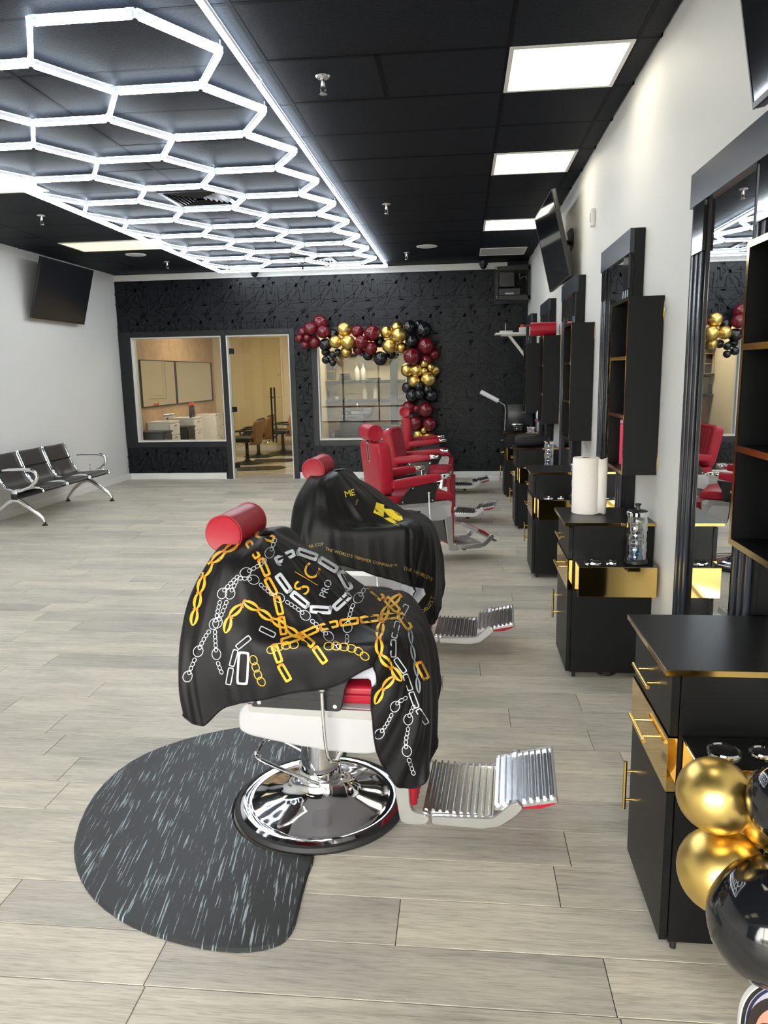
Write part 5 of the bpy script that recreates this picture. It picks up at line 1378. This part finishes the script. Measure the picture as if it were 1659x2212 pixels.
def salon_chair(x, y, l):
    t = thing('salon_chair', l, 'salon chair', (x, y, 0), 0, 'wood backed salon chairs')
    obj('base', MB().lathe([(.29, 0), (.30, .006), (.27, .016), (.10, .035), (.04, .07), (.03, .12)], 40), 'black_frame', t)
    obj('column', MB().cyl((0, 0, .10), (0, 0, .40), .032, 18), 'black_frame', t)
    obj('seat', MB().box(-.26, .20, -.24, .24, .40, .50, .04, 4), 'mesh_black', t)
    rows = []
    for j in range(9):
        a = -1+2*j/8; rows.append([(.20+.05*(1-a*a)+.10*(k/8)-.09*(abs(a)**3), a*.235*(1-.1*(k/8)), .36+.46*k/8-.04*(a*a)*(k/8)) for k in range(9)])
    s = obj('wood_shell', MB().grid(rows), 'wood_chair', t); sm = s.modifiers.new('t', 'SOLIDIFY'); sm.thickness = .018
    rows2 = [[(p[0]-.035, p[1]*.9, p[2]+.02) for p in r_[1:]] for r_ in rows[1:-1]]
    s2 = obj('back_pad', MB().grid(rows2), 'mesh_black', t); sm = s2.modifiers.new('t', 'SOLIDIFY'); sm.thickness = .04
    for s_ in (-1, 1):
        obj('armrest', MB().tube([(.20, s_*.25, .60), (.0, s_*.27, .615), (-.16, s_*.27, .60), (-.20, s_*.265, .55), (-.16, s_*.25, .47)], .018, 10, smooth=4), 'black_plastic', t)
    obj('footbar', MB().tube([(-.12, -.12, .36), (-.34, -.15, .22), (-.40, -.12, .2), (-.40, .12, .2), (-.34, .15, .22), (-.12, .12, .36)], .011, 8, smooth=4), 'chrome', t)
salon_chair(-3.95, 13.55, 'wood backed salon chair nearest the open glass door')
salon_chair(-4.05, 14.7, 'middle wood backed salon chair seen through the glass door')
salon_chair(-3.72, 15.42, 'wood backed salon chair farthest inside the styling room')
for (x, y, a), l in (((-3.45, 12.75, 10), 'thin dark floor mat nearest the glass door'), ((-3.50, 13.95, 5), 'thin dark floor mat under the middle salon chair'), ((-3.55, 15.1, 0), 'thin dark floor mat deepest in the styling room')):
    fm = tag(obj('salon_mat', MB().prism(rounded([(-.45, -.28), (.25, -.28), (.42, .0), (.30, .28), (-.45, .28)], .06), 'z', .0005, .008), 'black_frame'), l, 'floor mat', 'thin mats in the styling room'); fm.location = (x, y, 0); fm.rotation_euler = (0, 0, R(a))
ep = thing('electrical_panel', 'cream panel door with raised frame on the far wall of the styling room', 'panel', (-3.96, YB2, 1.6))
obj('frame', MB().box(-.19, .19, -.02, 0, -.45, .45, .004, 1), 'wall_inner_cream', ep); obj('door', MB().box(-.14, .14, -.03, -.02, -.38, .38, .004, 1), 'wall_inner_cream', ep); obj('latch', MB().box(.09, .11, -.036, -.03, -.02, .03, .002, 1), 'chrome_soft', ep)
# open glass door leaf
gd = thing('glass_door', 'frameless glass door standing ajar with a long black pull', 'door', (-3.56, YB+.07, 0), R(40))
obj('leaf', MB().box(.01, .86, -.006, .006, .012, 2.175, .002, 1), 'door_glass', gd)
for z in (.2, 1.08, 1.97): obj('hinge', MB().box(-.005, .07, -.016, .016, z-.04, z+.04, .004, 1).box(-.012, .006, -.02, .02, z-.045, z+.045, .003, 1), 'black_frame', gd)
obj('pull_handle', MB().tube([(.70, -.06, .52), (.70, -.06, 1.40)], .014, 12).tube([(.70, .06, .52), (.70, .06, 1.40)], .014, 12).cyl((.70, -.06, .68), (.70, .06, .68), .008, 10).cyl((.70, -.06, 1.24), (.70, .06, 1.24), .008, 10), 'black_frame', gd, 35)
# shampoo room
sw_ = MB(); z = .10
while z < 1.1: sw_.box(XP+.051, XR, YS-.022, YS-.008, z, z+.036); z += .048
sw_.box(XP+.051, XR, YS-.008, YS, .02, 1.13); o = struct('wall_cladding', sw_, 'slat_wood_dark')
for k, z in enumerate((1.13, 1.455, 1.92)):
    t = tag(obj('wall_ledge', MB().box(XP+.06, -.55, YS-.28, YS-.001, z, z+.025, .002, 1).box(XP+.06, -.55, YS-.05, YS-.001, z-.03, z), 'shelf_dark'), ['lowest', 'middle', 'highest'][k]+' dark shelf in the shampoo room', 'shelf')
def pump_bottle(x, z, l):
    t = thing('pump_bottle', l, 'bottle', (x, YS-.14, z), 0, 'white pump bottles')
    obj('body', MB().lathe([(.042, 0), (.046, .006), (.046, .16), (.036, .20), (.016, .225), (.013, .25)], 24), 'ceramic', t)
    obj('pump', MB().lathe([(.013, .25), (.014, .262), (.005, .264), (.004, .295), (0, .296)], 12).tube([(0, 0, .293), (-.03, 0, .297), (-.036, 0, .288)], .004, 6), 'white_plastic', t)
def bx_at(px, z): return at(px, 840, y=YS-.14).x
pump_bottle(bx_at(772, 0), 1.4805, 'left white pump bottle on the middle shampoo shelf'); pump_bottle(bx_at(785.5, 0), 1.4805, 'right white pump bottle on the middle shampoo shelf')
pump_bottle(bx_at(788, 0), 1.1555, 'left white pump bottle on the lowest shampoo shelf'); pump_bottle(bx_at(811, 0), 1.1555, 'right white pump bottle on the lowest shampoo shelf')
for k in range(4):
    tw = tag(obj('folded_towel', blob(0, 0, .015, .11-.006*k, .09, .0145, 5, k, .02, 20, 8), 'black_fabric'), ['lowest', 'second', 'third', 'top'][k]+' folded black towel of the stack on the middle shelf', 'towel', 'stack of black towels'); tw.location = (bx_at(746, 0), YS-.14, 1.4815+k*.0305)
tw = tag(obj('folded_towel', blob(0, 0, .018, .12, .09, .017, 5, 7, .02, 20, 8), 'black_fabric'), 'single folded black towel right of the pump bottles', 'towel'); tw.location = (bx_at(808, 0), YS-.14, 1.4815)
wr_ = thing('wire_cube', 'gold wire cube organiser at the left end of the middle shelf', 'organiser', (bx_at(707, 0), YS-.14, 1.481))
fr = MB()
for x in (-.15, 0, .15):
    for yy in (-.1, .1): fr.cyl((x, yy, 0), (x, yy, .33), .004, 6)
for z in (.004, .165, .33):
    for yy in (-.1, .1): fr.cyl((-.15, yy, z), (.15, yy, z), .004, 6)
    for x in (-.15, .15): fr.cyl((x, -.1, z), (x, .1, z), .004, 6)
obj('wire_frame', fr, 'brass', wr_); obj('dark_panel', MB().box(-.14, .14, .06, .09, .01, .32), 'tv_screen_matte', wr_)
for px, h, m, l in ((695, .19, 'ceramic', 'white cylinder jar at the left end of the lowest shelf'), (707, .15, 'black_gloss', 'black cylinder jar beside the white jar on the lowest shelf')):
    t = thing('canister', l, 'jar', (bx_at(px, 0), YS-.14, 1.1555)); obj('body', MB().lathe([(.036, 0), (.038, .004), (.038, h-.02), (.034, h-.018)], 20), m, t); obj('lid', MB().lathe([(.039, h-.017), (.039, h), (0, h+.002)], 20), m, t)
pt = thing('potted_plant', 'small potted plant on the lowest shampoo shelf', 'plant', (bx_at(727, 0), YS-.14, 1.1555))
obj('pot', MB().lathe([(.03, 0), (.038, .05), (.034, .05), (.03, .045)], 18), 'ceramic', pt)
prn = random.Random(8); lf = MB()
for k in range(16):
    a = prn.uniform(0, 6.28); r = prn.uniform(.01, .05); h = prn.uniform(.08, .17); lf.tube([(0, 0, .045), (r*.5*math.cos(a), r*.5*math.sin(a), h*.7), (r*math.cos(a), r*math.sin(a), h)], [.003, .008, .001], 5)
obj('leaves', lf, 'foliage', pt)
sc_x = at(760, 920, y=12.75).x
ch = thing('shampoo_chair', 'black reclining shampoo chair behind the right window', 'chair', (sc_x, 12.7, 0))
obj('seat', MB().box(-.24, .24, -.30, .15, .33, .50, .05, 3), 'mesh_black', ch)
obj('backrest', MB().prism(rounded([(-.235, .45), (.235, .45), (.22, .86), (.17, .90), (-.17, .90), (-.22, .86)], .06), 'y', .12, .24, .03, 3), 'mesh_black', ch)
for s_ in (-1, 1): obj('arm', MB().prism(rounded([(-.30, .0), (.20, .0), (.20, .66), (-.22, .64), (-.30, .56)], .05), 'x', s_*.245, s_*.33, .02, 2, Matrix(((1, 0, 0, 0), (0, 1, 0, 0), (0, 0, 1, 0), (0, 0, 0, 1)))), 'mesh_black', ch)
obj('base', MB().box(-.24, .24, -.25, .2, 0, .33, .01, 1), 'black_plastic', ch)
bw = thing('shampoo_basin', 'black shampoo basin above the chair back', 'basin', (sc_x+.05, 13.05, 0))
obj('bowl', MB().prism(rounded([(-.25, .86), (.25, .86), (.28, 1.02), (.12, 1.02), (.08, .97), (-.08, .97), (-.12, 1.02), (-.28, 1.02)], .02), 'y', -.08, .28, .01, 2), 'black_gloss', bw)
obj('pedestal', MB().box(-.12, .12, 0, .2, 0, .86, .01, 1), 'black_gloss', bw)
obj('faucet', MB().tube([(0, .2, 1.0), (0, .2, 1.09), (0, .1, 1.1), (0, .06, 1.06)], .01, 8, smooth=3), 'chrome', bw)
cl_ = tag(obj('support_column', MB().box(-.06, .06, -.06, .06, 0, ZR, .003, 1).box(-.09, .09, -.09, .09, 0, .1, .004, 1), 'shelf_dark'), 'dark square column in the shampoo room', 'column'); cl_.location = (at(852, 900, y=12.9).x, 12.9, 0)
st = thing('storage_box', 'dark glass front storage box beside the column in the shampoo room', 'box', (at(838, 930, y=12.6).x, 12.6, 0))
obj('box', MB().box(-.18, .22, -.15, .15, 0, .74, .006, 1), 'shelf_dark', st); obj('door', MB().box(-.16, .2, -.158, -.151, .06, .7, .004, 1), 'tv_screen_matte', st)
